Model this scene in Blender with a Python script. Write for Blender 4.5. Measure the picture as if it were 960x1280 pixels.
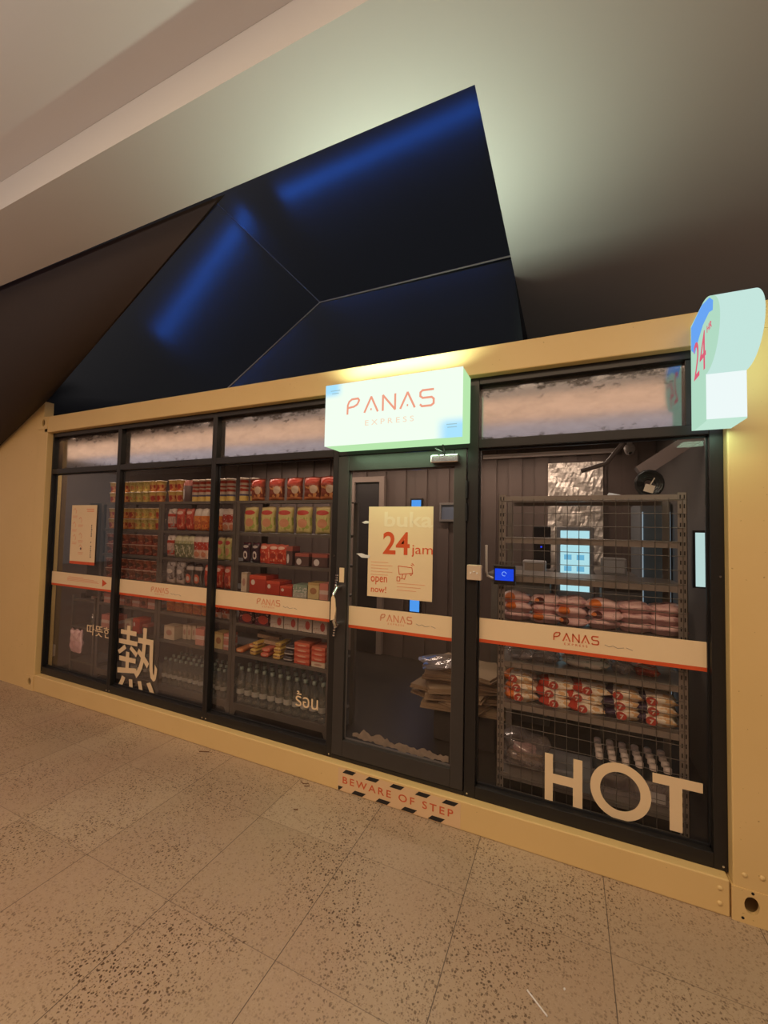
import bpy, bmesh, math, random
from mathutils import Vector, Matrix, Euler
random.seed(7)
sc = bpy.context.scene
for o in list(bpy.data.objects): bpy.data.objects.remove(o)
COL = sc.collection
PI = math.pi

# ------------------------------------------------------------------ camera
cd = bpy.data.cameras.new('camera'); cam = bpy.data.objects.new('camera', cd); COL.objects.link(cam)
def rot(a, b, c):
    return Matrix.Rotation(a, 3, 'Z') @ Matrix.Rotation(b, 3, 'X') @ Matrix.Rotation(c, 3, 'Y')
Rm = rot(.423504, .0407086, -.0212713) @ Matrix.Rotation(PI/2, 3, 'X')
cam.matrix_world = Matrix.Translation((5.19846, -2.44462, 1.74778)) @ Rm.to_4x4()
cd.sensor_fit = 'VERTICAL'; cd.sensor_height = 36; cd.lens = 511.83/1280*36
cd.clip_start = .02; cd.clip_end = 200
sc.camera = cam

# ------------------------------------------------------------------ view, world
sc.view_settings.view_transform = 'Standard'; sc.view_settings.look = 'None'
sc.view_settings.gamma = 1; sc.view_settings.use_curve_mapping = False
sc.view_settings.exposure = 0.0
W = bpy.data.worlds.new('world'); sc.world = W; W.use_nodes = True
W.node_tree.nodes['Background'].inputs[0].default_value = (1, .90, .86, 1)
W.node_tree.nodes['Background'].inputs[1].default_value = .20

def area(name, loc, rotation, sx, sy, power, color, spread=PI):
    l = bpy.data.lights.new(name, 'AREA'); l.shape = 'RECTANGLE'; l.size = sx; l.size_y = sy
    l.energy = power; l.color = color; l.spread = spread
    o = bpy.data.objects.new(name, l); COL.objects.link(o); o.location = loc; o.rotation_euler = rotation
    return o
# overhead hall light behind the camera, and an added upward fill for the ceiling
area('hall_downlight', (4.6, -2.9, 3.95), (math.radians(8), 0, 0), 5.6, .7, 100, (1, .74, .46))
area('ceiling_fill', (2.2, -3.1, 3.0), (PI, 0, 0), 9.0, .6, 84, (1, .84, .77))
# added area light over the lit sign, boosting its glow on the ceiling
area('sign_top_fill', (4.2, -.15, 2.69), (PI, 0, 0), .80, .08, 12, (.82, 1, .80), 2.4)
# added area lights strengthen the glow of both signs on frames and paint
area('sign_bottom_fill', (4.2, -.10, 2.255), (0, 0, 0), .80, .14, 2.6, (.66, 1, .62))
area('projecting_sign_fill', (5.918, -.19, 2.58), (0, -PI/2, 0), .40, .26, 1.0, (.66, 1, .70))
area('projecting_sign_fill', (5.83, -.10, 2.252), (0, 0, 0), .13, .16, .6, (.66, 1, .70))
# tube light inside the shop
area('shop_tube', (3.2, 1.95, 2.60), (0, 0, 0), 4.6, .06, 25, (1, .80, .66))
area('shelf_tube', (2.4, .142, 2.64), (math.radians(14), 0, 0), 4.4, .04, 16, (1, .80, .62))
area('shelf_tube', (5.3, .142, 2.64), (math.radians(14), 0, 0), 1.0, .04, 4, (1, .84, .72))

# ------------------------------------------------------------------ material helpers
MATS = {}
class NT:
    def __init__(s, name):
        s.m = bpy.data.materials.new(name); s.m.use_nodes = True; s.t = s.m.node_tree; s.t.nodes.clear()
        s.out = s.t.nodes.new('ShaderNodeOutputMaterial')
    def n(s, typ, props=None, **inp):
        nd = s.t.nodes.new('ShaderNode'+typ)
        for k, v in (props or {}).items(): setattr(nd, k, v)
        for k, v in inp.items():
            key = int(k[1:]) if k[0] == 'i' and k[1:].isdigit() else k.replace('_', ' ')
            s.put(nd.inputs[key], v)
        return nd
    def put(s, sock, v):
        if isinstance(v, bpy.types.NodeSocket): s.t.links.new(v, sock)
        elif isinstance(v, bpy.types.Node): s.t.links.new(v.outputs[0], sock)
        else: sock.default_value = (tuple(v)+(1,)) if hasattr(v, '__len__') and len(v) == 3 and sock.type == 'RGBA' else v
    def math(s, op, a, b=0.0, c=0.0):
        return s.n('Math', {'operation': op}, i0=a, i1=b, i2=c).outputs[0]
    def mix(s, f, a, b):
        nd = s.n('Mix', {'data_type': 'RGBA'}); s.put(nd.inputs[0], f); s.put(nd.inputs[6], a); s.put(nd.inputs[7], b)
        return nd.outputs[2]
    def finish(s, shader): s.t.links.new(shader.outputs[0] if isinstance(shader, bpy.types.Node) else shader, s.out.inputs[0]); return s.m
    def pbsdf(s, col, rough=.5, metal=0, bump=None, bs=.2, **kw):
        nd = s.n('BsdfPrincipled'); s.put(nd.inputs['Base Color'], col); s.put(nd.inputs['Roughness'], rough); s.put(nd.inputs['Metallic'], metal)
        for k, v in kw.items(): s.put(nd.inputs[k.replace('_', ' ')], v)
        if bump is not None:
            b = s.n('Bump', Strength=bs, Distance=.01); s.put(b.inputs['Height'], bump); s.t.links.new(b.outputs[0], nd.inputs['Normal'])
        return nd
def mat(name, col, rough=.5, metal=0, var=.08, scale=8, bs=.0, **kw):
    if name in MATS: return MATS[name]
    t = NT(name); tc = t.n('TexCoord').outputs['Object']
    nz = t.n('TexNoise', Vector=tc, Scale=scale, Detail=4.0).outputs[0]
    c2 = tuple(min(1, c*(1+var)) for c in col); c1 = tuple(c*(1-var) for c in col)
    m = t.finish(t.pbsdf(t.mix(nz, c1, c2), rough, metal, nz if bs else None, bs, **kw)); MATS[name] = m; return m
def emis(name, col, strength):
    if name in MATS: return MATS[name]
    t = NT(name); m = t.finish(t.n('Emission', Color=col, Strength=strength)); MATS[name] = m; return m
def pack(name, stops, logo=None, splash=None, rough=.3, dots=None):
    """printed packaging: colour bands in height, a logo ellipse, a blotchy picture"""
    if name in MATS: return MATS[name]
    t = NT(name); tc = t.n('TexCoord'); g = tc.outputs['Generated']
    sp = t.n('SeparateXYZ', Vector=g); x, z = sp.outputs[0], sp.outputs[2]
    r = t.n('ValToRGB', Fac=z); cr = r.color_ramp; cr.interpolation = 'CONSTANT'
    while len(cr.elements) < len(stops): cr.elements.new(.5)
    for e, (p, c) in zip(cr.elements, stops): e.position = p; e.color = tuple(c)+(1,)
    col = r.outputs[0]
    if splash:
        c, s, th, zl, zh = splash
        nz = t.n('TexNoise', Vector=g, Scale=s, Detail=2.0).outputs[0]
        f = t.math('MULTIPLY', t.math('GREATER_THAN', nz, th), t.math('MULTIPLY', t.math('GREATER_THAN', z, zl), t.math('LESS_THAN', z, zh)))
        col = t.mix(f, col, c)
    for L in (logo or []):
        c, cx, cz, ax, az = L
        d = t.math('ADD', t.math('POWER', t.math('DIVIDE', t.math('ABSOLUTE', t.math('SUBTRACT', x, cx)), ax), 2.0), t.math('POWER', t.math('DIVIDE', t.math('ABSOLUTE', t.math('SUBTRACT', z, cz)), az), 2.0))
        col = t.mix(t.math('LESS_THAN', d, 1.0), col, c)
    nb = t.n('TexNoise', Vector=tc.outputs['Object'], Scale=45.0, Detail=2.0).outputs[0]
    m = t.finish(t.pbsdf(col, rough, 0, nb, .25)); MATS[name] = m; return m

# ------------------------------------------------------------------ mesh helpers
class MB:
    def __init__(s): s.v = []; s.f = []; s.mi = []; s.sm = []
    def add(s, vs, fs, mi=0, smooth=False):
        b = len(s.v); s.v += [tuple(v) for v in vs]; s.f += [tuple(i+b for i in f) for f in fs]; s.mi += [mi]*len(fs); s.sm += [smooth]*len(fs); return s
    def box(s, x0, x1, y0, y1, z0, z1, mi=0):
        return s.add([(x, y, z) for x in (x0, x1) for y in (y0, y1) for z in (z0, z1)],
                     [(0,1,3,2),(4,6,7,5),(0,4,5,1),(2,3,7,6),(0,2,6,4),(1,5,7,3)], mi)
    def obox(s, c, sx, sy, sz, R=None, mi=0):
        c = Vector(c); R = R or Matrix.Identity(3)
        vs = [c + R @ Vector((x*sx/2, y*sy/2, z*sz/2)) for x in (-1,1) for y in (-1,1) for z in (-1,1)]
        return s.add(vs, [(0,1,3,2),(4,6,7,5),(0,4,5,1),(2,3,7,6),(0,2,6,4),(1,5,7,3)], mi)
    def prism(s, pts, axis, a, b, mi=0):
        """polygon pts extruded along axis ('y': pts are x,z; 'x': pts are y,z; 'z': pts are x,y)"""
        n = len(pts)
        def P(p, d): return {'y': (p[0], d, p[1]), 'x': (d, p[0], p[1]), 'z': (p[0], p[1], d)}[axis]
        vs = [P(p, a) for p in pts]+[P(p, b) for p in pts]
        return s.add(vs, [tuple(range(n)), tuple(range(2*n-1, n-1, -1))]+[(i, i+n, (i+1) % n+n, (i+1) % n) for i in range(n)], mi)
    def tube(s, pts, r, n=8, mi=0, smooth=True, caps=True):
        pts = [Vector(p) for p in pts]; rs = r if hasattr(r, '__len__') else [r]*len(pts); vs = []; fs = []
        for i, p in enumerate(pts):
            d = (pts[min(i+1, len(pts)-1)]-pts[max(i-1, 0)]).normalized()
            u = d.cross(Vector((0, 0, 1)));  u = u.normalized() if u.length > 1e-3 else Vector((1, 0, 0)); w = d.cross(u)
            vs += [p+(u*math.cos(2*PI*k/n)+w*math.sin(2*PI*k/n))*rs[i] for k in range(n)]
        for i in range(len(pts)-1):
            fs += [(i*n+k, i*n+(k+1) % n, (i+1)*n+(k+1) % n, (i+1)*n+k) for k in range(n)]
        s.add(vs, fs, mi, smooth)
        if caps: s.add(vs[:n], [tuple(range(n-1, -1, -1))], mi); s.add(vs[-n:], [tuple(range(n))], mi)
        return s
    def lathe(s, prof, c=(0, 0, 0), n=16, mi=0, smooth=True, mis=None):
        """profile (r,z) about the vertical axis"""
        vs = [(c[0]+r*math.cos(2*PI*k/n), c[1]+r*math.sin(2*PI*k/n), c[2]+z) for r, z in prof for k in range(n)]
        for i in range(len(prof)-1):
            q = [(i*n+k, i*n+(k+1) % n, (i+1)*n+(k+1) % n, (i+1)*n+k) for k in range(n)]
            b = len(s.v)
            if i == 0: base = b; s.v += vs
            s.f += [tuple(j+base for j in f) for f in q]; s.mi += [mis[i] if mis else mi]*n; s.sm += [smooth]*n
        return s
    def holeplate(s, x0, x1, z0, z1, cx, cz, rx, rz, y0, y1, n=24, mi=0):
        out = []; inn = []
        for k in range(n):
            a = 2*PI*k/n; c, q = math.cos(a), math.sin(a); inn.append((cx+rx*c, cz+rz*q))
            ts = [((x1 if c > 0 else x0)-cx)/c if abs(c) > 1e-6 else 1e9, ((z1 if q > 0 else z0)-cz)/q if abs(q) > 1e-6 else 1e9]
            t = min(ts); out.append((cx+t*c, cz+t*q))
        for cxx, czz in ((x0, z0), (x0, z1), (x1, z0), (x1, z1)):
            j = min(range(n), key=lambda i: (out[i][0]-cxx)**2+(out[i][1]-czz)**2); out[j] = (cxx, czz)
        vs = [(x, y0, z) for x, z in out]+[(x, y0, z) for x, z in inn]+[(x, y1, z) for x, z in out]+[(x, y1, z) for x, z in inn]
        fs = []
        for k in range(n):
            j = (k+1) % n
            fs += [(k, j, n+j, n+k), (2*n+k, 3*n+k, 3*n+j, 2*n+j), (n+k, n+j, 3*n+j, 3*n+k), (k, 2*n+k, 2*n+j, j)]
        return s.add(vs, fs, mi)
    def build(s, name, mats, parent=None, bevel=0, loc=None):
        me = bpy.data.meshes.new(name); me.from_pydata(s.v, [], s.f)
        for m in (mats if isinstance(mats, (list, tuple)) else [mats]): me.materials.append(m)
        me.polygons.foreach_set('material_index', s.mi); me.polygons.foreach_set('use_smooth', s.sm)
        bm = bmesh.new(); bm.from_mesh(me); bmesh.ops.recalc_face_normals(bm, faces=bm.faces); bm.to_mesh(me); bm.free()
        me.update()
        o = bpy.data.objects.new(name, me); COL.objects.link(o)
        if loc: o.location = loc
        if parent: o.parent = parent
        if bevel:
            md = o.modifiers.new('bevel', 'BEVEL'); md.width = bevel; md.segments = 2; md.limit_method = 'ANGLE'
        return o
def tag(o, label, cat, group=None):
    o['label'] = label; o['category'] = cat
    if group: o['group'] = group
    return o
def thing(name, label, cat, loc=(0, 0, 0), group=None, rz=0):
    o = bpy.data.objects.new(name, None); COL.objects.link(o); o.location = loc; o.rotation_euler = (0, 0, rz); o.empty_display_size = .05
    return tag(o, label, cat, group)
def structure(o): o['kind'] = 'structure'; return o
def abs_child(mb, name, m, root, bevel=0):
    """mesh given in world coordinates, parented to a root standing at root.location"""
    L = root.location; mb.v = [(v[0]-L[0], v[1]-L[1], v[2]-L[2]) for v in mb.v]
    return mb.build(name, m, root, bevel)
def strokes(mb, lines, w, y0, y1, mi=0):
    """polylines in x,z drawn as bars of width w, mitred with discs"""
    for pl in lines:
        for a, b in zip(pl[:-1], pl[1:]):
            a = Vector(a); b = Vector(b); d = b-a
            if d.length < 1e-6: continue
            d = d.normalized()*(w*.5); n = Vector((-d.y, d.x)); a2 = a-d*.35; b2 = b+d*.35
            mb.prism([tuple(a2+n), tuple(a2-n), tuple(b2-n), tuple(b2+n)], 'y', y0, y1, mi)
    return mb
def text_obj(name, body, box, y, m, parent=None, off=0, keep=False, face='y', thick=.0012, sp=1.0):
    """lettering fitted in box (x0,x1,z0,z1) on the plane y, read from -y"""
    cu = bpy.data.curves.new('txt', 'FONT'); cu.body = body; cu.size = 1; cu.offset = off; cu.extrude = .01; cu.resolution_u = 4; cu.space_character = sp; cu.align_x = 'CENTER'
    t = bpy.data.objects.new('txt', cu); COL.objects.link(t)
    bpy.context.view_layer.update()
    me = bpy.data.meshes.new_from_object(t.evaluated_get(bpy.context.evaluated_depsgraph_get()))
    bpy.data.objects.remove(t); bpy.data.curves.remove(cu)
    vs = [v.co.copy() for v in me.vertices]
    if not vs: return None
    xa, xb = min(v.x for v in vs), max(v.x for v in vs); ya, yb = min(v.y for v in vs), max(v.y for v in vs)
    x0, x1, z0, z1 = box
    L = parent.matrix_basis.translation if parent else Vector((0, 0, 0))
    for v, c in zip(me.vertices, vs):
        X = x0+(c.x-xa)/(xb-xa)*(x1-x0); Z = z0+(c.y-ya)/(yb-ya)*(z1-z0); D = y+(-thick if c.z > 0 else 0)
        v.co = (X-L.x, D-L.y, Z-L.z) if face == 'y' else (D-L.x, -X-L.y, Z-L.z)
    me.materials.clear(); me.materials.append(m)
    o = bpy.data.objects.new(name, me); COL.objects.link(o)
    if parent: o.parent = parent
    return o
def copy_thing(root, loc, label, group=None, rz=None, mats=None):
    c = root.copy(); COL.objects.link(c); c.location = loc; c['label'] = label
    if rz is not None: c.rotation_euler = (0, 0, rz)
    if group: c['group'] = group
    for ch in root.children:
        d = ch.copy(); COL.objects.link(d); d.parent = c
        for g in ch.children:
            e = g.copy(); COL.objects.link(e); e.parent = d
    return c
ORD = ['first', 'second', 'third', 'fourth', 'fifth', 'sixth', 'seventh', 'eighth', 'ninth', 'tenth', 'eleventh', 'twelfth', 'thirteenth', 'fourteenth', 'fifteenth', 'sixteenth', 'seventeenth', 'eighteenth']

# ------------------------------------------------------------------ materials
YEL = NT('yellow_paint')
_tc = YEL.n('TexCoord').outputs['Object']
_n1 = YEL.n('TexNoise', Vector=_tc, Scale=2.2, Detail=5.0).outputs[0]; _n2 = YEL.n('TexNoise', Vector=_tc, Scale=60.0, Detail=3.0).outputs[0]
_c = YEL.mix(_n1, (.68, .48, .195), (.76, .545, .245)); _c = YEL.mix(YEL.math('GREATER_THAN', _n2, .72), _c, (.45, .29, .10))
YEL = YEL.finish(YEL.pbsdf(_c, .45, 0, _n1, .15))
FRAME = mat('dark_grey_aluminium', (.020, .018, .017), .38, .3, .12, 14)
FRAME2 = mat('door_aluminium', (.050, .045, .042), .4, .3, .12, 14)
BLACK = mat('black_plastic', (.012, .012, .013), .35)
RACKM = mat('grey_powder_coat_steel', (.13, .115, .105), .45, .2)
RACKG = mat('galvanised_slotted_steel', (.30, .27, .25), .4, .5)
CHROME = mat('chrome', (.75, .75, .74), .18, 1)
CREAM = mat('cream_vinyl', (.78, .60, .37), .5, 0, .03)
RED = mat('red_orange_vinyl', (.62, .085, .02), .45, 0, .04)
REDT = mat('red_print', (.60, .10, .03), .5, 0, .04)
REDP = mat('faded_red_print', (.72, .30, .16), .5, 0, .04)
PALEP = mat('pale_print', (.82, .68, .47), .5, 0, .02)
GREYP = mat('grey_print', (.35, .28, .22), .5, 0, .04)
WHITE = mat('white_plastic', (.72, .70, .68), .4)
BROWNW = mat('brown_shop_wall', (.145, .105, .09), .6, 0, .15, 3)
GREYW = mat('grey_shop_panel', (.15, .135, .125), .6, 0, .1, 3)
CARD = mat('cardboard', (.36, .25, .155), .8, 0, .15, 5, .2)
PIPEM = mat('pale_pipe', (.5, .42, .38), .5)
def glass_material(name, tint, rough, f0, dirt=0.0, dirtcol=(.4, .33, .28)):
    t = NT(name); tc = t.n('TexCoord').outputs['Object']
    fr = t.n('LayerWeight', Blend=.25).outputs['Fresnel']
    fac = t.math('ADD', t.math('MULTIPLY', fr, .17), f0)
    gl = t.n('BsdfGlossy', Color=(1, 1, 1), Roughness=rough); tr = t.n('BsdfTransparent', Color=tint)
    mx = t.n('MixShader', i0=fac, i1=tr, i2=gl)
    if dirt:
        nz = t.n('TexNoise', Vector=tc, Scale=5.0, Detail=6.0, Roughness=.65).outputs[0]
        df = t.n('BsdfDiffuse', Color=dirtcol)
        f = t.math('MULTIPLY', t.n('MapRange', i0=nz, i1=.35, i2=.75).outputs[0], dirt)
        mx = t.n('MixShader', i0=f, i1=mx, i2=df)
    return t.finish(mx)
GLASS = glass_material('window_glass', (.92, .90, .88), .015, .010, .015)
def ragged_glass():
    t = NT('filmed_transom_glass'); tcn = t.n('TexCoord'); tc = tcn.outputs['Object']; z = t.n('SeparateXYZ', Vector=tcn.outputs['Generated']).outputs[2]
    nz = t.n('TexNoise', Vector=t.n('Mapping', Vector=tc, Scale=(1, 1, 2)).outputs[0], Scale=7.0, Detail=7.0, Roughness=.7).outputs[0]
    fr = t.n('LayerWeight', Blend=.25).outputs['Fresnel']; fac = t.math('ADD', t.math('MULTIPLY', fr, .5), .27)
    gl = t.n('BsdfGlossy', Color=(1, 1, 1), Roughness=.10); tr = t.n('BsdfTransparent', Color=(.40, .36, .34)); mx = t.n('MixShader', i0=fac, i1=tr, i2=gl)
    edge = t.math('ABSOLUTE', t.math('SUBTRACT', z, .42))
    f = t.n('MapRange', i0=t.math('ADD', t.math('MULTIPLY', edge, 1.1), t.math('MULTIPLY', nz, 1.0)), i1=.93, i2=1.04).outputs[0]
    dark = t.n('MixShader', i0=.92, i1=tr, i2=t.n('BsdfDiffuse', Color=(.055, .045, .04)))
    mx = t.n('MixShader', i0=t.math('MULTIPLY', f, .85), i1=mx, i2=dark)
    df = t.n('BsdfDiffuse', Color=(.30, .24, .21)); mx = t.n('MixShader', i0=t.math('MULTIPLY', t.n('MapRange', i0=nz, i1=.4, i2=.7).outputs[0], .22), i1=mx, i2=df)
    return t.finish(mx)
TGLASS = ragged_glass() if True else glass_material('filmed_transom_glass', (.42, .38, .36), .10, .16, .45, (.22, .17, .15))

# ------------------------------------------------------------------ floor
t = NT('terrazzo_tiles'); tc = t.n('TexCoord').outputs['Object']; sp = t.n('SeparateXYZ', Vector=tc)
ux = t.math('DIVIDE', t.math('SUBTRACT', sp.outputs[0], 4.125), .619); uy = t.math('DIVIDE', t.math('ADD', sp.outputs[1], .42), .62)
fx, fy = t.math('FRACT', t.math('ADD', ux, 100)), t.math('FRACT', t.math('ADD', uy, 100))
gx = t.math('LESS_THAN', fx, .006); gy = t.math('LESS_THAN', fy, .005); grout = t.math('MAXIMUM', gx, t.math('MULTIPLY', gy, .6))
wn = t.n('TexWhiteNoise', {'noise_dimensions': '2D'}, Vector=t.n('CombineXYZ', X=t.math('FLOOR', t.math('ADD', ux, 100)), Y=t.math('FLOOR', t.math('ADD', uy, 100)), Z=0.0)).outputs[0]
base = t.mix(wn, (.37, .28, .185), (.47, .365, .25))
cl = t.n('TexNoise', Vector=tc, Scale=1.3, Detail=3.0).outputs[0]
base = t.mix(t.n('MapRange', i0=cl, i1=.3, i2=.7).outputs[0], base, (.40, .28, .19))
warp = t.n('VectorMath', {'operation': 'ADD'}, i0=tc, i1=t.n('VectorMath', {'operation': 'SCALE'}, i0=t.n('TexNoise', Vector=tc, Scale=90.0).outputs[1], Scale=.012).outputs[0]).outputs[0]
v1 = t.n('TexVoronoi', Vector=warp, Scale=72.0); v2 = t.n('TexVoronoi', Vector=warp, Scale=125.0)
chips = t.math('MULTIPLY', t.math('LESS_THAN', v1.outputs[0], .37), t.math('GREATER_THAN', t.n('SeparateColor', i0=v1.outputs[1]).outputs[0], .50))
chips2 = t.math('MULTIPLY', t.math('LESS_THAN', v2.outputs[0], .38), t.math('GREATER_THAN', t.n('SeparateColor', i0=v2.outputs[1]).outputs[1], .45))
dens = t.n('MapRange', i0=t.n('TexNoise', Vector=tc, Scale=2.1, Detail=3.0).outputs[0], i1=.38, i2=.62, i3=.30, i4=1.0).outputs[0]; chips = t.math('MULTIPLY', chips, dens); chips2 = t.math('MULTIPLY', chips2, dens)
base = t.mix(t.math('MULTIPLY', chips2, .75), base, (.16, .095, .05)); base = t.mix(t.math('MULTIPLY', chips, .95), base, (.085, .046, .022))
v3 = t.math('MULTIPLY', t.math('LESS_THAN', t.n('TexVoronoi', Vector=warp, Scale=120.0).outputs[0], .2), .5)
base = t.mix(v3, base, (.52, .42, .31))
base = t.mix(grout, base, (.10, .07, .05))
rg = t.n('MapRange', i0=cl, i1=.3, i2=.7, i3=.28, i4=.5).outputs[0]
FLOORM = t.finish(t.pbsdf(base, rg, 0, grout, .15))
structure(MB().box(-14, 10, -10, 8, -.1, 0).build('floor', FLOORM))

# ------------------------------------------------------------------ ceiling
PLAST = mat('ceiling_plaster', (.60, .58, .55), .8, 0, .02, 1.5)
H1, H2 = 3.8, 3.995
YE, YR, XO = -.645, -1.11, 4.80      # opening edge, riser, opening right side
structure(MB().box(-14, XO, YR, YE, H1, H1+.5).build('ceiling', PLAST))                          # soffit strip in front of the opening
structure(MB().box(XO, 10, YR, 8, H1, H1+.5).build('ceiling', PLAST))                            # soffit right of the opening, over the container
structure(MB().box(-14, 10, -10, YR-.001, H2, H2+.3).build('ceiling', PLAST))                         # upper ceiling
structure(MB().box(-14, 10, -10.1, -10, 0, 4.2).build('wall_back', mat('hall_wall', (.20, .15, .12), .7)))
# luminous ceiling troughs of the hall behind
tr = thing('ceiling_light', 'long warm luminous trough in the hall ceiling', 'light', (0, -4.8, 3.985), 'hall ceiling troughs')
abs_child(MB().box(-11, 8, -5.9, -4.25, 3.97, 3.992), 'diffuser', emis('warm_trough', (1, .60, .38), 2.1), tr)
abs_child(MB().box(-11.05, 8.05, -5.95, -5.9, 3.94, 3.995).box(-11.05, 8.05, -4.25, -4.2, 3.94, 3.995), 'trim', WHITE, tr)
tr = thing('ceiling_light', 'long cool luminous trough in the hall ceiling behind the warm one', 'light', (0, -6.8, 3.985), 'hall ceiling troughs')
abs_child(MB().box(-11, 8, -7.6, -6.0, 3.97, 3.992), 'diffuser', emis('cool_trough', (.80, .70, .76), 1.4), tr)

# ------------------------------------------------------------------ dark folded panels in the opening
def darkmetal(name, col, rough):
    t = NT(name); tc = t.n('TexCoord').outputs['Object']
    nz = t.n('TexNoise', Vector=t.n('Mapping', Vector=tc, Scale=(60, 60, 1.5)).outputs[0], Scale=2.0, Detail=3.0).outputs[0]
    return t.finish(t.pbsdf(t.mix(nz, tuple(c*.85 for c in col), col), rough, .75, nz, .05))
DARK = darkmetal('dark_blue_metal_panel', (.020, .025, .034), .23)
BROWNP = mat('dark_brown_panel', (.034, .021, .015), .6, 0, .1, 2)
C0 = Vector((5.19846, -2.44462, 1.74778))
def slab(pts, name, m, th=.03):
    pts = [Vector(p) for p in pts]; n = (pts[1]-pts[0]).cross(pts[2]-pts[0]).normalized()
    if n.dot(C0-pts[0]) > 0: n = -n
    mb = MB(); k = len(pts); vs = pts+[p+n*th for p in pts]
    mb.add(vs, [tuple(range(k)), tuple(range(2*k-1, k-1, -1))]+[(i, i+k, (i+1) % k+k, (i+1) % k) for i in range(k)])
    return mb.build(name, m)
P1 = (1.005, 1.356, 5.943); P2 = (2.879, 1.0, 4.043); P3 = (2.08, .6, 3.125); P5 = (-.471, .3, 3.255); P4 = (4.891, 1.0, 4.032); P3d = (1.96, .508, 2.9)
tag(slab([P1, P2, P3, P3d, (-.9, .129, 2.9), P5], 'folded_panel', DARK), 'dark metal panel with a blue sheen rising to a pointed peak above the container', 'panel', 'folded dark panels')
tag(slab([P2, P3, P3d, (4.93, .508, 2.9), (4.80, .90, 3.8), (4.785, 1.0, 4.032)], 'folded_panel', DARK), 'low dark metal panel directly above the shop sign, below the bright fold line', 'panel', 'folded dark panels')
tag(slab([P1, P2, (4.785, 1.0, 4.033), (4.785, 1.42, 6.28), (4.03, 1.52, 6.8), (.342, 1.491, 6.663)], 'folded_panel', DARK), 'tall dark metal panel behind the peak with a long blue sheen at its top', 'panel', 'folded dark panels')
EDGE = mat('panel_edge_trim', (.30, .27, .26), .5)
tag(MB().tube([P2, P1, (-.471, .298, 3.255)], .006, 6).build('edge_trim', mat('dark_edge_trim', (.10, .11, .13), .4)), 'thin dark strip along the pointed outline of the peaked panel', 'trim')
tag(MB().tube([P3d, P3, P2, (4.78, .99, 4.034)], .007, 6).build('edge_trim', EDGE), 'thin pale bent strip along the fold between the dark panels', 'trim')
BLUEL = emis('blue_led', (.03, .2, 1), 13)
for (a, b_, lab) in (((1.5, .9, 6.62), (4.3, .9, 6.92), 'blue tube lamp above the tall dark panel'), ((.80, .85, 6.66), (-.02, .10, 4.92), 'blue tube lamp slanting above the peaked dark panel')):
    tag(MB().tube([a, b_], .03, 10).build('blue_tube_lamp', BLUEL), lab, 'lamp')
# brown sloping soffit on the left: a ruled surface
def ruled(a, b, c, d, n=10):
    mb = MB(); a, b, c, d = map(Vector, (a, b, c, d)); vs = []
    for i in range(n+1):
        for j in range(n+1): vs.append(a.lerp(b, i/n).lerp(d.lerp(c, i/n), j/n))
    m2 = len(vs); vs += [v+Vector((0, .03, .03)) for v in vs]
    fs = []
    for i in range(n):
        for j in range(n):
            q = (i*(n+1)+j, (i+1)*(n+1)+j, (i+1)*(n+1)+j+1, i*(n+1)+j+1); fs += [q, tuple(m2+k for k in reversed(q))]
    return mb.add(vs, fs, 0, True)
o = ruled((.214, -.03, 3.039), (3.195, -.6, 3.83), (-.71, -.6, 3.86), (-2.6, -.03, 1.711)).build('sloping_soffit', BROWNP)
tag(o, 'dark brown sloping soffit panel left of the dark peak, over the yellow wall', 'panel')

o = MB().prism([(-9, .0), (-2.58, 1.72), (-.70, 3.86), (-9, 3.86)], 'y', -.02, .003).build('wall_upper_left', BROWNP); structure(o)
# ------------------------------------------------------------------ dark wall behind the container, yellow wall to the left
structure(MB().box(-14, 10, 2.9, 3.0, 0, 9).build('wall_far', mat('dark_far_wall', (.03, .028, .03), .7)))
structure(MB().prism([(-5, 0), (-.004, 0), (-.004, 2.86), (.09, 2.862), (.09, 3.03), (-.29, 2.86), (-.77, 2.62), (-5, .64)], 'y', .004, .09).build('wall_left', YEL))

# ------------------------------------------------------------------ container shell
K = thing('shipping_container', 'yellow shipping container converted into a glazed 24 hour shop', 'shipping container', (3.029, 0, 0))
R0, R1, T0, T1, XL, XR, XE = .0, .164, 2.689, 2.858, .177, 5.891, 6.058
b = MB().box(.178, 5.88, 0, .16, R0, R1)
for z in (.119, .051): b.lathe([(0, 0), (.009, .001), (.012, .006)], (5.842, 0, z), 10)
abs_child(MB().box(.178, 5.88, 0, .16, R0, R1), 'bottom_rail', YEL, K, .006)
abs_child(MB().box(.12, 5.94, 0, .16, T0, T1), 'top_rail', YEL, K, .006)
abs_child(MB().box(0, XL, 0, .16, .118, T1-.118), 'corner_post', YEL, K, .006)
abs_child(MB().box(XR, XE, 0, .16, .118, T1-.118), 'corner_post', YEL, K, .006)
for (x0, x1, cx) in ((0, .178, .101), (5.885, XE, 5.957)):
    for (z0, z1, cz) in ((0, .150, .085), (T1-.13, T1, T1-.062)):
        c = MB().holeplate(x0, x1, z0, z1, cx, cz, .027, .038, -.004, .012)
        c.box(x0, x1, .155, .165, z0, z1).box(x0, x0+.012, .012, .155, z0, z1).box(x1-.012, x1, .012, .155, z0, z1).box(x0+.012, x1-.012, .012, .155, z0, z0+.01).box(x0+.012, x1-.012, .012, .155, z1-.01, z1)
        abs_child(c, 'corner_casting', YEL, K)
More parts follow.
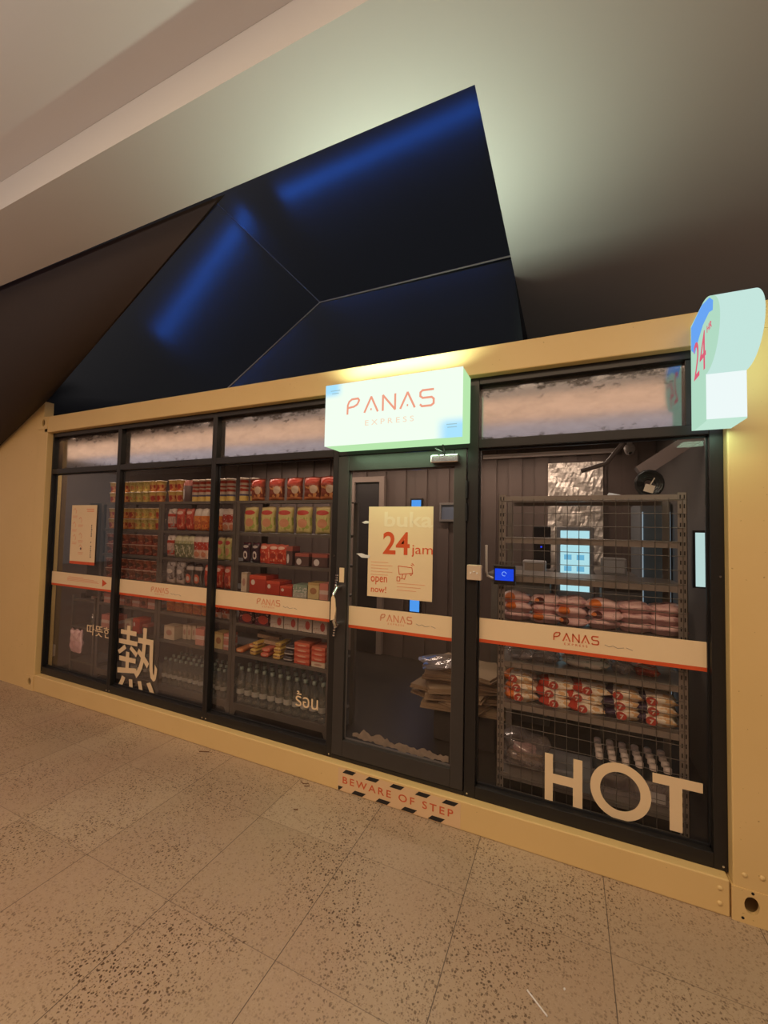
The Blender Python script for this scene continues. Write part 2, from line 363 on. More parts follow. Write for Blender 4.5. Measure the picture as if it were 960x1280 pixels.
for (x, z) in ((5.934, .209), (5.996, .217), (5.843, .119), (5.842, .051)):
    c = MB(); n = 10
    vs = [(x, -.007, z)]+[(x+.008*math.cos(2*PI*k/n), -.006, z+.008*math.sin(2*PI*k/n)) for k in range(n)]+[(x+.012*math.cos(2*PI*k/n), .001, z+.012*math.sin(2*PI*k/n)) for k in range(n)]
    c.add(vs, [(0, 1+k, 1+(k+1) % n) for k in range(n)]+[(1+k, 1+n+k, 1+n+(k+1) % n, 1+(k+1) % n) for k in range(n)], 0, True)
    abs_child(c, 'rivet', YEL, K)
BH = mat('hole_black', (.01, .008, .006), .8)
for (x, z) in ((5.961, .140), (5.924, .022)):
    c = MB().prism([(x+.006*math.cos(a), z+.006*math.sin(a)) for a in [2*PI*k/10 for k in range(10)]], 'y', -.0055, -.003); abs_child(c, 'bolt_hole', BH, K)
structure(MB().box(0, XE, .17, 2.44, 2.76, 2.85).build('ceiling', mat('roof_grey', (.1, .09, .085), .7)))
structure(MB().box(.02, 6.04, .17, 2.44, .06, .15).build('floor', mat('dark_shop_floor', (.035, .027, .022), .45)))
bw = MB(); bw.box(.06, 6.0, 2.40, 2.44, .15, 2.76)
k = 0; x = .1
while x < 5.9: bw.box(x, x+.14, 2.375, 2.40, .15, 2.76); x += .28
structure(bw.build('wall_rear', BROWNW))
structure(MB().box(.02, .06, .17, 2.44, .15, 2.76).build('wall_inner_left', BROWNW))
structure(MB().box(6.0, 6.04, .17, 2.44, .15, 2.76).build('wall_inner_right', GREYW))

# ------------------------------------------------------------------ glazing
YF, YG, YB = .054, .100, .112
def window(n, x0, x1, jl, jr, tz=(2.252, 2.305), zb=.236, zt=2.645, top_jr=None):
    r = bpy.data.objects.new('window_%d' % n, None); COL.objects.link(r); r.location = ((x0+x1)/2, YF, R1); structure(r)
    f = MB(); f.box(x0, x0+jl, YF, YB, R1, T0)
    f.box(x1-jr, x1, YF, YB, R1, T0); f.box(x0+jl, x1-jr, YF, YB, R1, zb); f.box(x0+jl, x1-jr, YF, YB, zt, T0); f.box(x0+jl, x1-jr, YF, YB, *tz)
    if top_jr: f.box(x1-jr-top_jr, x1-jr, YF+.01, YB, tz[1], zt)
    abs_child(f, 'window_frame', FRAME, r, .003)
    abs_child(MB().box(x0+jl, x1-jr, YG, YG+.006, zb, tz[0]), 'glass_pane', GLASS, r)
    abs_child(MB().box(x0+jl, x1-jr-(top_jr or 0), YG, YG+.006, tz[1], zt), 'transom_pane', TGLASS, r)
    g = MB()     # black gasket round the lower pane
    a, c = x0+jl, x1-jr; g.box(a, a+.008, YG-.012, YG, zb, tz[0]).box(c-.008, c, YG-.012, YG, zb, tz[0]).box(a, c, YG-.012, YG, zb, zb+.012).box(a, c, YG-.012, YG, tz[0]-.01, tz[0])
    abs_child(g, 'gasket', BLACK, r)
    s = MB()
    for (sx, sz) in ((x0+.02, .185), (x1-.02, .185), (x1-.018, 1.55)):
        s.prism([(sx+.005*math.cos(2*PI*k/8), sz+.005*math.sin(2*PI*k/8)) for k in range(8)], 'y', YF-.002, YF)
    abs_child(s, 'screw', CHROME, r)
    return r
window(1, XL, 1.285, .02, .025)
window(2, 1.285, 2.512, .025, .025)
window(3, 2.512, 3.712, .025, .045)
window(4, 4.632, XR, .066, .056, top_jr=.095)
# transom above the door
r = bpy.data.objects.new('window_5', None); COL.objects.link(r); r.location = (4.17, YF, 2.25); structure(r)
abs_child(MB().box(3.712, 4.632, YF, YB, 2.256, 2.30).box(3.712, 4.632, YF, YB, 2.645, T0).box(3.712, 4.632, YF, YB, R1, .19), 'window_frame', FRAME, r, .003)
abs_child(MB().box(3.712, 4.632, YG, YG+.006, 2.30, 2.645), 'transom_pane', TGLASS, r)
# door
d = bpy.data.objects.new('door_1', None); COL.objects.link(d); d.location = (4.17, YF, .19); structure(d)
f = MB(); f.box(3.716, 3.800, .046, .1, .196, 2.25).box(4.549, 4.626, .046, .1, .196, 2.25).box(3.8, 4.549, .046, .1, .196, .304).box(3.8, 4.549, .046, .1, 2.146, 2.25)
abs_child(f, 'door_leaf', FRAME2, d, .003)
abs_child(MB().box(3.8, 4.549, .082, .088, .304, 2.146), 'door_glass', GLASS, d)
g = MB(); g.box(3.8, 3.808, .074, .082, .304, 2.146).box(4.541, 4.549, .074, .082, .304, 2.146).box(3.8, 4.549, .074, .082, .304, .312).box(3.8, 4.549, .074, .082, 2.138, 2.146)
abs_child(g, 'glazing_bead', mat('bead', (.18, .16, .15), .3, .4), d)
for z in (2.0, 1.86):
    abs_child(MB().tube([(4.630, .042, z-.055), (4.630, .042, z+.055)], .008, 8), 'hinge', BLACK, d)
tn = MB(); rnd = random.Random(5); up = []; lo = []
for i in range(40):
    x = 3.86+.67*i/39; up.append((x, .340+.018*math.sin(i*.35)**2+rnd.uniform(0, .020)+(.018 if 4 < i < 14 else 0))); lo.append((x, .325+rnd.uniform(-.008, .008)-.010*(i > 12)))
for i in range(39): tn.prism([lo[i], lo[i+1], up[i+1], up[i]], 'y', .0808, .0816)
abs_child(tn, 'reflection_strip', mat('reflection_strip', (.20, .15, .11), .7, 0, .4, 30), d)  # the floor's reflection in the glass, drawn as a jagged coloured strip
# door closer
cl = abs_child(MB().box(4.41, 4.585, -.005, .046, 2.165, 2.215), 'door_closer', CHROME, d, .006)
a = MB().tube([(4.50, .0, 2.22), (4.47, -.09, 2.235), (4.43, .04, 2.262)], .006, 6).tube([(4.50, .0, 2.22), (4.49, -.03, 2.30)], .006, 6); abs_child(a, 'closer_arm', mat('dark_steel', (.1, .1, .1), .35, .8), d)
# door handle, lock and tags
h = MB(); h.tube([(3.752, .046, 1.335), (3.752, -.005, 1.335)], .017, 12).tube([(3.752, .046, 1.085), (3.752, -.005, 1.085)], .017, 12)
h.tube([(3.755, -.005, 1.335), (3.762, -.04, 1.30), (3.764, -.045, 1.21), (3.762, -.04, 1.12), (3.755, -.005, 1.085)], .014, 10)
hd = abs_child(h, 'door_handle', CHROME, d)
g = MB()
for z0, z1, x in ((1.345, 1.43, 3.727), (1.00, 1.09, 3.722)):
    n = 5
    for i in range(n): g.tube([(x+.002*i, .03, z0+(z1-z0)*i/n), (x+.002*i, .03, z0+(z1-z0)*(i+.6)/n)], .010 if i % 2 == 0 else .008, 8)
abs_child(g, 'lock_cable', CHROME, d)
abs_child(MB().box(3.748, 3.784, .040, .046, 1.37, 1.47), 'lock_plate', CREAM, d)
abs_child(MB().prism([(3.755, 1.13), (3.782, 1.14), (3.792, 1.20), (3.785, 1.27), (3.768, 1.30), (3.757, 1.28)], 'y', -.075, -.066), 'hanging_tag', CREAM, d)

# ------------------------------------------------------------------ door switch and tablet
sw = thing('wall_switch', 'beige square switch box on the frame right of the door', 'switch', (4.685, .05, 1.5))
abs_child(MB().box(4.642, 4.728, .018, .054, 1.452, 1.542), 'switch_box', mat('beige_plastic', (.55, .42, .30), .5), sw, .004)
abs_child(MB().box(4.662, 4.670, .014, .018, 1.49, 1.50).box(4.700, 4.708, .014, .018, 1.49, 1.50).box(4.680, 4.692, .014, .018, 1.50, 1.506), 'switch_button', WHITE, sw)
tb = thing('access_tablet', 'small black tablet with a glowing blue screen behind the glass', 'tablet', (4.845, .13, 1.48))
abs_child(MB().box(4.785, 4.912, .110, .135, 1.425, 1.545), 'tablet_case', BLACK, tb, .006)
abs_child(MB().box(4.794, 4.902, .107, .110, 1.452, 1.522), 'screen', emis('blue_screen', (.008, .07, .95), 1.0), tb)
c = MB()
for k in range(10):
    a0, a1 = 2*PI*k/12, 2*PI*(k+1)/12; c.obox((4.848+.012*math.cos((a0+a1)/2), .1065, 1.492+.012*math.sin((a0+a1)/2)), .0065, .001, .003, Matrix.Rotation(-(a0+a1)/2-PI/2, 3, 'Y'))
abs_child(c, 'screen_icon', emis('icon_white', (.35, .6, 1), 1), tb)
abs_child(MB().tube([(4.80, .14, 1.47), (4.775, .16, 1.455), (4.74, .16, 1.47), (4.735, .15, 1.50), (4.735, .14, 1.66)], .008, 8), 'cable', WHITE, tb)

# ------------------------------------------------------------------ lit shop sign
def lit(name, col, s): return emis(name, col, s)
sg = thing('shop_sign', 'illuminated rectangular box sign reading PANAS EXPRESS above the door', 'sign', (4.2, -.09, 2.28))
SX0, SX1, SZ0, SZ1, SY = 3.752, 4.656, 2.272, 2.671, -.20
abs_child(MB().box(SX0, SX1, SY+.006, -.0005, SZ0, SZ1), 'sign_casing', lit('sign_casing_glow', (.60, 1, .52), .80), sg, .004)
fc = abs_child(MB().box(SX0, SX1, SY, SY+.006, SZ0, SZ1), 'sign_face', None, sg)
fc.data.materials.clear()
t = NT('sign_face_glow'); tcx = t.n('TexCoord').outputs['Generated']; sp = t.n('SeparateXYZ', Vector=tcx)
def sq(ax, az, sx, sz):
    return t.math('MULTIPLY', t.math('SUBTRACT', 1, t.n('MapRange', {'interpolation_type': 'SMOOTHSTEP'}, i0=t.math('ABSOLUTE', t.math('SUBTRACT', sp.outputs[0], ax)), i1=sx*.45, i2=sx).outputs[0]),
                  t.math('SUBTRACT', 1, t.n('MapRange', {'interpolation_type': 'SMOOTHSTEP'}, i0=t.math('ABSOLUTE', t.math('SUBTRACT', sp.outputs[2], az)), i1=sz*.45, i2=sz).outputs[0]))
f1 = t.math('MAXIMUM', sq(0, 1, .16, .25), sq(1, 0, .19, .34))  # blue lens glow at two corners, mixed into the face colour
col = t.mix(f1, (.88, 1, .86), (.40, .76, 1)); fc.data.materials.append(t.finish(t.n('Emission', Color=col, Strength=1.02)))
RG = lit('sign_letter_glow', (.88, .36, .24), 1.0); RG2 = lit('sign_small_letter_glow', (.93, .70, .52), 1.0); BG2 = lit('sign_fine_print', (.35, .55, .62), 1.0)
GL = {'P': ([(.02, 0), (.02, .50), (.30, .50), (.62, .62), (.72, .80), (.62, 1), (.15, 1), (.02, .88)], .8),
      'A': ([(0, 0), (.42, 1), (.84, 0)], .84),
      'N': ([(0, 0), (0, 1), (.75, 0), (.75, 1)], .75),
      'S': ([(0, .12), (.10, 0), (.62, 0), (.76, .12), (.76, .40), (.64, .52), (.14, .52), (0, .64), (0, .88), (.12, 1), (.74, 1)], .76)}
def panas(parent, name, box, y, m, th=.0015, wf=.13):
    x0, x1, z0, z1 = box; H = z1-z0; tot = sum(GL[c][1] for c in 'PANAS')+4*.32; sx = (x1-x0)/tot; mb = MB(); x = 0
    for c in 'PANAS':
        pts, w = GL[c]
        if c == 'P': segs = [[(0, 0), (.01, .60), (.10, .84), (.28, .98), (.68, 1), (.76, .86), (.64, .60), (.42, .47), (.03, .42)]]
        else: segs = [pts]
        if c == 'A': segs.append([(.40, .17), (.44, .17)])
        strokes(mb, [[(x0+(x+px)*sx, z0+pz*H) for px, pz in s_] for s_ in segs], H*wf, y-th, y); x += w+.32
    return abs_child(mb, name, m, parent)
panas(sg, 'brand_lettering', (3.918, 4.487, 2.468, 2.562), SY, RG)
text_obj('small_lettering', 'E X P R E S S', (4.045, 4.366, 2.385, 2.418), SY, RG2, sg)
c = MB()
for i, (xa, xb, z) in enumerate(((3.79, 3.86, 2.628), (3.80, 3.85, 2.610), (4.565, 4.625, 2.345), (4.57, 4.625, 2.328))): c.box(xa, xb, SY-.001, SY, z, z+.005)
abs_child(c, 'fine_print', BG2, sg)

# projecting 24 hour sign
s2 = thing('projecting_sign', 'illuminated projecting sign with round front and the figure 24', 'sign', (5.83, -.1, 2.27))
cy, cz = -.205, 2.660
arc = [(cy-.188*math.cos(a), cz+(.187 if a < 0 else .142)*math.sin(a)) for a in [math.radians(-90+k*180/28) for k in range(29)]]
head = [(0, 2.474)]+arc+[(0, 2.785)]
prof = [(0, 2.262), (-.197, 2.262), (-.197, 2.473)]+arc+[(0, 2.785)]
abs_child(MB().prism(head, 'x', 5.762, 5.906), 'round_casing', lit('round_casing_glow', (.68, .96, .88), .82), s2)
abs_child(MB().box(5.762, 5.906, -.197, 0, 2.268, 2.473), 'tab_casing', lit('tab_casing_glow', (.90, 1, .99), .95), s2)
abs_child(MB().box(5.762, 5.906, -.197, 0, 2.262, 2.268), 'bottom_cap', lit('bottom_cap_glow', (.66, .98, .80), .8), s2)
abs_child(MB().prism(prof, 'x', 5.752, 5.762), 'sign_face', lit('green_sign_glow', (.55, .88, .68), .80), s2)
abs_child(MB().prism([(-.012, 2.66), (-.012, 2.775), (-.19, 2.797), (-.300, 2.775), (-.345, 2.740), (-.34, 2.70), (-.29, 2.715), (-.20, 2.70), (-.14, 2.67), (-.07, 2.62)], 'x', 5.7508, 5.752), 'lens_glow_patch', lit('blue_lens_glow', (.16, .42, 1), .9), s2)  # lens glow near the top of the sign, laid on as a blue shape
PK = lit('pink_letter_glow', (.85, .14, .22), .85)
def sidetext(name, body, y0, y1, z0, z1, off):
    o = text_obj(name, body, (-y0, -y1, z0, z1), 5.7508, PK, s2, off, face='x'); return o
sidetext('number_lettering', '24', -.06, -.245, 2.49, 2.665, -.004)
sidetext('small_lettering', 'HR', -.265, -.33, 2.635, 2.665, -.004)

# ------------------------------------------------------------------ strips, posters and letters on the glass
YS = YG-.0006
def band(x0, x1, z0, z1, label, y=YS):
    o = thing('window_strip', label, 'sticker', ((x0+x1)/2, y, z0), 'cream strips across the glass')
    abs_child(MB().box(x0, x1, y-.001, y, z0+.020, z1), 'strip', CREAM, o); abs_child(MB().box(x0, x1, y-.0011, y, z0, z0+.020), 'red_edge', RED, o)
    return o
BZ0, BZ1 = 1.072, 1.218
b1 = band(.205, 1.255, BZ0+.01, BZ1+.006, 'cream strip with lines of print and a small red arrow, on the leftmost window')
abs_child(MB().prism([(1.055, 1.125), (1.055, 1.195), (1.125, 1.160)], 'y', YS-.0022, YS-.001), 'arrow', RED, b1)
c = MB(); c.box(.50, .75, YS-.0018, YS-.001, 1.185, 1.189).box(.48, .98, YS-.0018, YS-.001, 1.160, 1.164).box(.48, 1.0, YS-.0018, YS-.001, 1.148, 1.152).box(.48, .92, YS-.0018, YS-.001, 1.172, 1.176); abs_child(c, 'printed_lines', REDP, b1)
def logo(o, x0, x1, y, m1, z0=1.140, sub=True):
    panas(o, 'brand_lettering', (x0, x1, z0, z0+.043), y, m1, wf=.15)
    w = x1-x0; text_obj('small_lettering', 'E X P R E S S', (x0+w*.24, x0+w*.76, z0-.022, z0-.010), y, m1, o, thick=.0008)
    c = MB(); strokes(c, [[(x1+.03, z0+.005), (x1+.05, z0-.003), (x1+.07, z0+.004), (x1+.09, z0-.006), (x1+.12, z0)], [(x1+.13, z0+.002), (x1+.16, z0-.008)]], .003, y-.0008, y)
    abs_child(c, 'marker_scribble', GREYP, o)
b2 = band(1.318, 2.482, BZ0, BZ1, 'cream strip across the second window from the left'); logo(b2, 1.76, 1.98, YS-.001, REDP, 1.135)
b3 = band(2.545, 3.662, BZ0, BZ1, 'cream strip across the window just left of the door'); logo(b3, 2.98, 3.20, YS-.001, REDP, 1.140)
b4 = band(3.800, 4.548, 1.058, 1.208, 'cream strip across the glass of the door', .0815); logo(b4, 4.052, 4.274, .0805, REDP, 1.133)
b5 = band(4.700, 5.832, BZ0, BZ1, 'cream strip across the large window right of the door'); logo(b5, 5.125, 5.350, YS-.001, REDT, 1.140)

# HOT
hot = thing('vinyl_lettering', 'large cream vinyl letters HOT at the bottom of the right window', 'lettering', (5.44, YS, .24))
def ring(cx, cz, rx, rz, w, y0, y1, n=48):
    mb = MB(); vs = []
    for y in (y0, y1):
        for f in (1, 0):
            vs += [(cx+(rx-w*(1-f))*math.cos(2*PI*k/n), y, cz+(rz-w*(1-f))*math.sin(2*PI*k/n)) for k in range(n)]
    fs = []
    for k in range(n):
        j = (k+1) % n; fs += [(k, j, n+j, n+k), (2*n+k, 3*n+k, 3*n+j, 2*n+j), (k, 2*n+k, 2*n+j, j), (n+k, n+j, 3*n+j, 3*n+k)]
    return mb.add(vs, fs)
ya, yb = YS-.0012, YS
abs_child(MB().prism([(5.081, .246), (5.123, .246), (5.123, .348), (5.225, .348), (5.225, .238), (5.272, .238), (5.272, .504), (5.227, .504), (5.227, .398), (5.123, .398), (5.123, .504), (5.081, .504)], 'y', ya, yb), 'letter', CREAM, hot)
abs_child(ring(5.450, .390, .140, .146, .047, ya, yb), 'letter', CREAM, hot)
abs_child(MB().prism([(5.596, .478), (5.668, .478), (5.668, .262), (5.722, .262), (5.722, .478), (5.806, .478), (5.806, .526), (5.596, .526)], 'y', ya, yb), 'letter', CREAM, hot)
def vinyl(txt, box, label, off, part='letter'):
    o = thing('vinyl_lettering', label, 'lettering', ((box[0]+box[1])/2, YS, box[2]))
    text_obj(part, txt, box, YS, CREAM, o, off)
vinyl('\u71b1', (1.335, 1.880, .190, .800), 'large cream vinyl Chinese character on the second window', .004, 'character')
vinyl('\ub530\ub73b\ud55c', (.85, 1.235, .640, .745), 'small cream vinyl Korean word low on the leftmost window', .003, 'characters')
vinyl('\u0e23\u0e49\u0e2d\u0e19', (3.37, 3.565, .435, .545), 'small cream vinyl Thai word over the water bottles', .003, 'characters')

# door poster
po = thing('poster', 'cream poster reading 24 jam open now on the door glass', 'poster', (4.18, .081, 1.288))
yp = .0815
abs_child(MB().box(3.947, 4.408, yp-.001, yp, 1.288, 1.897), 'sheet', CREAM, po)
y2 = yp-.001
def T(name, body, box, m, off=.0): return text_obj(name, body, box, y2, m, po, off, thick=.0008)
T('pale_word', 'buka', (4.065, 4.405, 1.760, 1.862), PALEP, .02)
T('big_figure', '24', (4.058, 4.250, 1.578, 1.728), RED, .018)
T('word', 'jam', (4.263, 4.408, 1.568, 1.645), RED, 0)
T('word', 'open', (3.972, 4.093, 1.370, 1.425), RED, .004); T('word', 'now!', (3.975, 4.088, 1.318, 1.360), RED, .004)
c = MB()
for i in range(5): c.box(3.972, 4.10+(.03 if i % 2 else 0), y2-.0008, y2, 1.520-i*.021, 1.523-i*.021)
for i in range(3): c.box(4.165, 4.30+.03*(2-i), y2-.0008, y2, 1.388-i*.022, 1.391-i*.022)
abs_child(c, 'printed_lines', REDP, po)
c = MB(); strokes(c, [[(4.172, 1.503), (4.268, 1.497), (4.275, 1.462), (4.180, 1.448), (4.172, 1.503)], [(4.205, 1.450), (4.200, 1.425), (4.218, 1.418), (4.228, 1.450)], [(4.164, 1.432), (4.185, 1.432), (4.185, 1.405), (4.164, 1.405), (4.164, 1.432)], [(4.19, 1.418), (4.20, 1.425)],
    [(4.262, 1.515), (4.272, 1.508)], [(4.268, 1.525), (4.283, 1.512)], [(4.275, 1.46), (4.262, 1.445), (4.255, 1.455)]], .0045, y2-.0008, y2)
abs_child(c, 'camera_drawing', RED, po)
for (pts, lab) in (([(3.895, 1.788), (3.915, 1.780), (3.95, 1.783), (3.95, 1.797), (3.925, 1.800)], 'short torn white tape end at the upper left edge of the door poster'),
                   ([(3.858, 1.572), (3.90, 1.545), (3.955, 1.545), (3.965, 1.562), (3.93, 1.566), (3.90, 1.575)], 'longer torn white tape end lower on the left edge of the door poster')):
    tag(MB().prism(pts, 'y', yp-.004, yp-.0025).build('torn_tape', WHITE), lab, 'tape')
# instruction poster on the left window
po = thing('poster', 'narrow cream instruction poster with red base on the leftmost window', 'poster', (.70, YS, 1.32))
abs_child(MB().box(.500, .915, YS-.001, YS, 1.350, 1.922), 'sheet', CREAM, po); abs_child(MB().box(.500, .915, YS-.0011, YS, 1.322, 1.350), 'red_edge', RED, po)
y2 = YS-.001
for (x, z) in ((.56, 1.87), (.66, 1.78), (.56, 1.73), (.67, 1.62), (.57, 1.60), (.68, 1.50)):
    c = MB(); strokes(c, [[(x-.03, z), (x-.005, z+.02), (x+.02, z-.01), (x+.01, z-.035)], [(x-.04, z-.06), (x+.04, z-.06)], [(x-.04, z-.075), (x+.03, z-.075)]], .005, y2-.0008, y2); abs_child(c, 'printed_drawing', REDP, po)
c = MB()
c.box(.75, .87, y2-.0008, y2, 1.875, 1.885).box(.76, .87, y2-.0008, y2, 1.855, 1.865); abs_child(c, 'printed_heading', REDP, po)
c = MB(); 
for i in range(16):
    if i not in (6, 7, 9): c.box(.838, .838+random.uniform(.008, .022), y2-.0008, y2, 1.71-i*.021, 1.724-i*.021)
c.prism([(.68+.012*math.cos(2*PI*k/8), 1.48+.012*math.sin(2*PI*k/8)) for k in range(8)], 'y', y2-.0008, y2); abs_child(c, 'printed_column', mat('dark_print', (.10, .07, .06), .5), po)

# step warning sticker on the bottom rail
st = thing('warning_sticker', 'step warning sticker with red words and black slanted dashes on the rail', 'sticker', (4.22, 0, .01))
STK = mat('sticker_peach', (.72, .50, .28), .5, 0, .04)
abs_child(MB().box(3.803, 4.628, -.0012, -.0002, .006, .150), 'sheet', STK, st)
for x in (3.84, 4.00, 4.16, 4.325, 4.485): pass
for i in range(5):
    x = 3.835+i*.170; xe = min(x+.075, 4.602)
    abs_child(MB().prism([(x, .124), (xe, .124), (min(xe+.026, 4.628), .149), (x+.026, .149)], 'y', -.0022, -.0012), 'black_dash', BLACK, st)
abs_child(MB().prism([(3.805, .008), (3.815, .008), (3.842, .033), (3.805, .033)], 'y', -.0022, -.0012), 'black_dash', BLACK, st)
for i in range(4):
    x = 3.905+i*.175
    abs_child(MB().prism([(x, .008), (x+.08, .008), (x+.106, .033), (x+.026, .033)], 'y', -.0022, -.0012), 'black_dash', BLACK, st)
text_obj('lettering', 'BEWARE OF STEP', (3.838, 4.585, .057, .101), -.0012, REDT, st, .008, thick=.001, sp=1.35)

# small litter on the floor
def litter(name, pts, r, m, label, n=6): tag(MB().tube(pts, r, n).build(name, m), label, 'litter')
litter('paper_straw', [(5.060, -.717, .004), (5.134, -.775, .004)], .0032, WHITE, 'thin white straw lying on the floor tiles in the foreground')
litter('dry_twig', [(2.61, -.07, .004), (2.64, -.06, .006), (2.68, -.04, .004)], .004, mat('twig', (.16, .08, .04), .8), 'short brown twig on the floor below the second window')
litter('dry_twig', [(3.53, -.035, .003), (3.56, -.05, .006), (3.59, -.03, .004), (3.61, -.05, .003), (3.58, -.065, .003)], .0025, MATS['twig'], 'curled brown stem against the rail left of the warning sticker')
litter('dry_twig', [(3.655, -.283, .003), (3.68, -.275, .004)], .003, MATS['twig'], 'tiny dark fleck of stem on the floor in front of the warning sticker')
litter('paper_scrap', [(5.187, -.652, .002), (5.192, -.648, .002)], .004, WHITE, 'tiny white speck on the floor right of the straw')

# ------------------------------------------------------------------ shop furniture
LV = [1.955, 1.69, 1.44, 1.195, .94, .69, .285]; LN = ['top', 'second', 'third', 'fourth', 'fifth', 'sixth', 'bottom']
def rack(label, x0, x1, y0=.20, y1=.60):
    r = thing('shelving_rack', label, 'shelf', ((x0+x1)/2, (y0+y1)/2, .15), 'grey steel racks behind the left windows')
    for (px, py) in ((x0, y0), (x1-.035, y0), (x0, y1-.035), (x1-.035, y1-.035)):
        abs_child(MB().box(px, px+.035, py, py+.004, .15, LV[0]-.001).box(px if px == x0 else px+.031, px+.004 if px == x0 else px+.035, py+.004, py+.035, .15, LV[0]-.001), 'post', RACKM, r)
    for i, z in enumerate(LV):
        b = MB().box(x0+.036, x1-.036, y0+.006, y1-.006, z-.004, z).box(x0+.036, x1-.036, y0+.001, y0+.006, z-.024, z).box(x0+.036, x1-.036, y1-.006, y1-.001, z-.024, z)
        if i == 0: b = MB().box(x0, x1, y0, y1, z-.004+.004, z+.002).box(x0, x1, y0-.003, y0, z-.022, z+.002)
        abs_child(b, 'shelf', RACKM, r)
    # cut-corner kick plate
    abs_child(MB().prism([(x0+.037, .265), (x1-.037, .265), (x1-.037, .17), (x1-.06, .23), (x0+.06, .23), (x0+.037, .17)], 'y', y0+.002, y0+.006), 'kick_plate', RACKM, r)
    return r
BX = [(.82, 1.715), (1.72, 2.635), (2.64, 3.60)]
rack('grey steel rack of noodle cups, leftmost full-height rack', *BX[0]); rack('grey steel rack of snack bags in the middle of the left windows', *BX[1]); rack('grey steel rack just left of the door, water bottles at its foot', *BX[2])

# mesh-backed rack in the right window
MR = thing('shelving_rack', 'slotted steel rack with wire mesh behind the large right window', 'shelf', (5.285, .4, .15))
X0, X1, Y0, Y1 = 4.800, 5.772, .19, .62
for (px, py, first) in ((X0, Y0, 1), (X1-.042, Y0, 1), (X0, Y1-.03, 0), (X1-.042, Y1-.03, 0)):
    p = abs_child(MB().box(px, px+.042, py, py+.003, .15, 1.975).box(px if px == X0 else px+.039, px+.003 if px == X0 else px+.042, py, py+.03, .15, 1.975), 'post', RACKG, MR)
    if first:
        c = MB(); z = .19
        while z < 1.95:
            c.box(px+.009, px+.015, py-.0008, py, z, z+.022).box(px+.027, px+.033, py-.0008, py, z, z+.022); z += .05
        o_ = abs_child(c, 'slots', BLACK, MR); o_.parent = p
MLV = [1.965, 1.71, 1.475, 1.195, .955, .705, .285]
for z in MLV:
    if z > 1.9: b = MB().box(X0+.043, X1-.043, Y0, Y0+.03, z-.036, z).box(X0+.043, X1-.043, Y1-.03, Y1, z-.036, z).box(X0+.043, X1-.043, Y0+.03, Y1-.03, z-.004, z)
    else: b = MB().box(X0+.004, X1-.004, Y0+.035, Y1-.035, z-.004, z).box(X0+.043, X1-.043, Y0+.004, Y0+.035, z-.034, z).box(X0+.043, X1-.043, Y1-.035, Y1-.004, z-.034, z)
    abs_child(b, 'shelf', RACKG, MR)
mb = MB(); wy = Y0-.004; n = 15
for i in range(n+1):
    x = X0+.02+(X1-X0-.04)*i/n; mb.tube([(x, wy, .20), (x, wy, 1.945)], .0019, 4)
k = 0; z = .20
while z < 1.95: mb.tube([(X0+.01, wy-.0025, z), (X1-.01, wy-.0025, z)], .0019, 4); z += .0755
abs_child(mb, 'wire_mesh', mat('mesh_wire', (.16, .145, .13), .45, .4), MR)

# ------------------------------------------------------------------ goods
def pillow_mb(w, h, d, nx=9, nz=11, wob=.004, seed=0, lay=False):
    """a stuffed bag standing on its bottom seam, origin at the base centre"""
    rnd = random.Random(seed); ph = [rnd.uniform(0, 6.28) for _ in range(6)]; mb = MB(); vs = []
    for sgn in (-1, 1):
        for j in range(nz+1):
            v = -1+2*j/nz
            for i in range(nx+1):
                u = -1+2*i/nx
                th = (max(0, 1-abs(u)**3.0)**.55)*(max(0, 1-abs(v)**4)**.6)
                xx = u*w/2*(1-.05*math.cos(v*PI/2)**.5 if abs(v) < 1 else 1); zz = (v+1)*h/2
                y = sgn*(d/2*th)+wob*th*math.sin(3.1*u+ph[0]+4*v)*math.cos(5*v+ph[1])
                xx += wob*.6*math.sin(5*v+ph[2]); zz += wob*.8*math.sin(4*u+ph[3])*abs(v)
                vs.append((xx, y, max(zz, 0)))
    N = (nx+1)*(nz+1); fs = []
    for s_ in (0, 1):
        for j in range(nz):
            for i in range(nx):
                a = s_*N+j*(nx+1)+i; q = (a, a+1, a+nx+2, a+nx+1); fs.append(q if s_ == 0 else tuple(reversed(q)))
    def e(i, j): return j*(nx+1)+i
    ring_ = [e(i, 0) for i in range(nx+1)]+[e(nx, j) for j in range(1, nz+1)]+[e(i, nz) for i in range(nx-1, -1, -1)]+[e(0, j) for j in range(nz-1, 0, -1)]
    for a, b in zip(ring_, ring_[1:]+ring_[:1]): fs.append((b, a, a+N, b+N))
    if lay: vs = [(x, -(z-h/2), y+d/2) for x, y, z in vs]
    return mb.add(vs, fs, 0, True)
COUNT = {}
def goods(proto, items, group):
    """proto: root object at origin, items: (x, y, z, rz, label)"""
    for i, (x, y, z, rz, lab) in enumerate(items):
        if i == 0: o = proto; o.location = (x, y, z); o.rotation_euler = (0, 0, rz); o['label'] = lab; o['group'] = group
        else: copy_thing(proto, (x, y, z), lab, group, rz)
def simple(mb, name, m, cat):
    o = mb.build(name, m); o['category'] = cat; return o
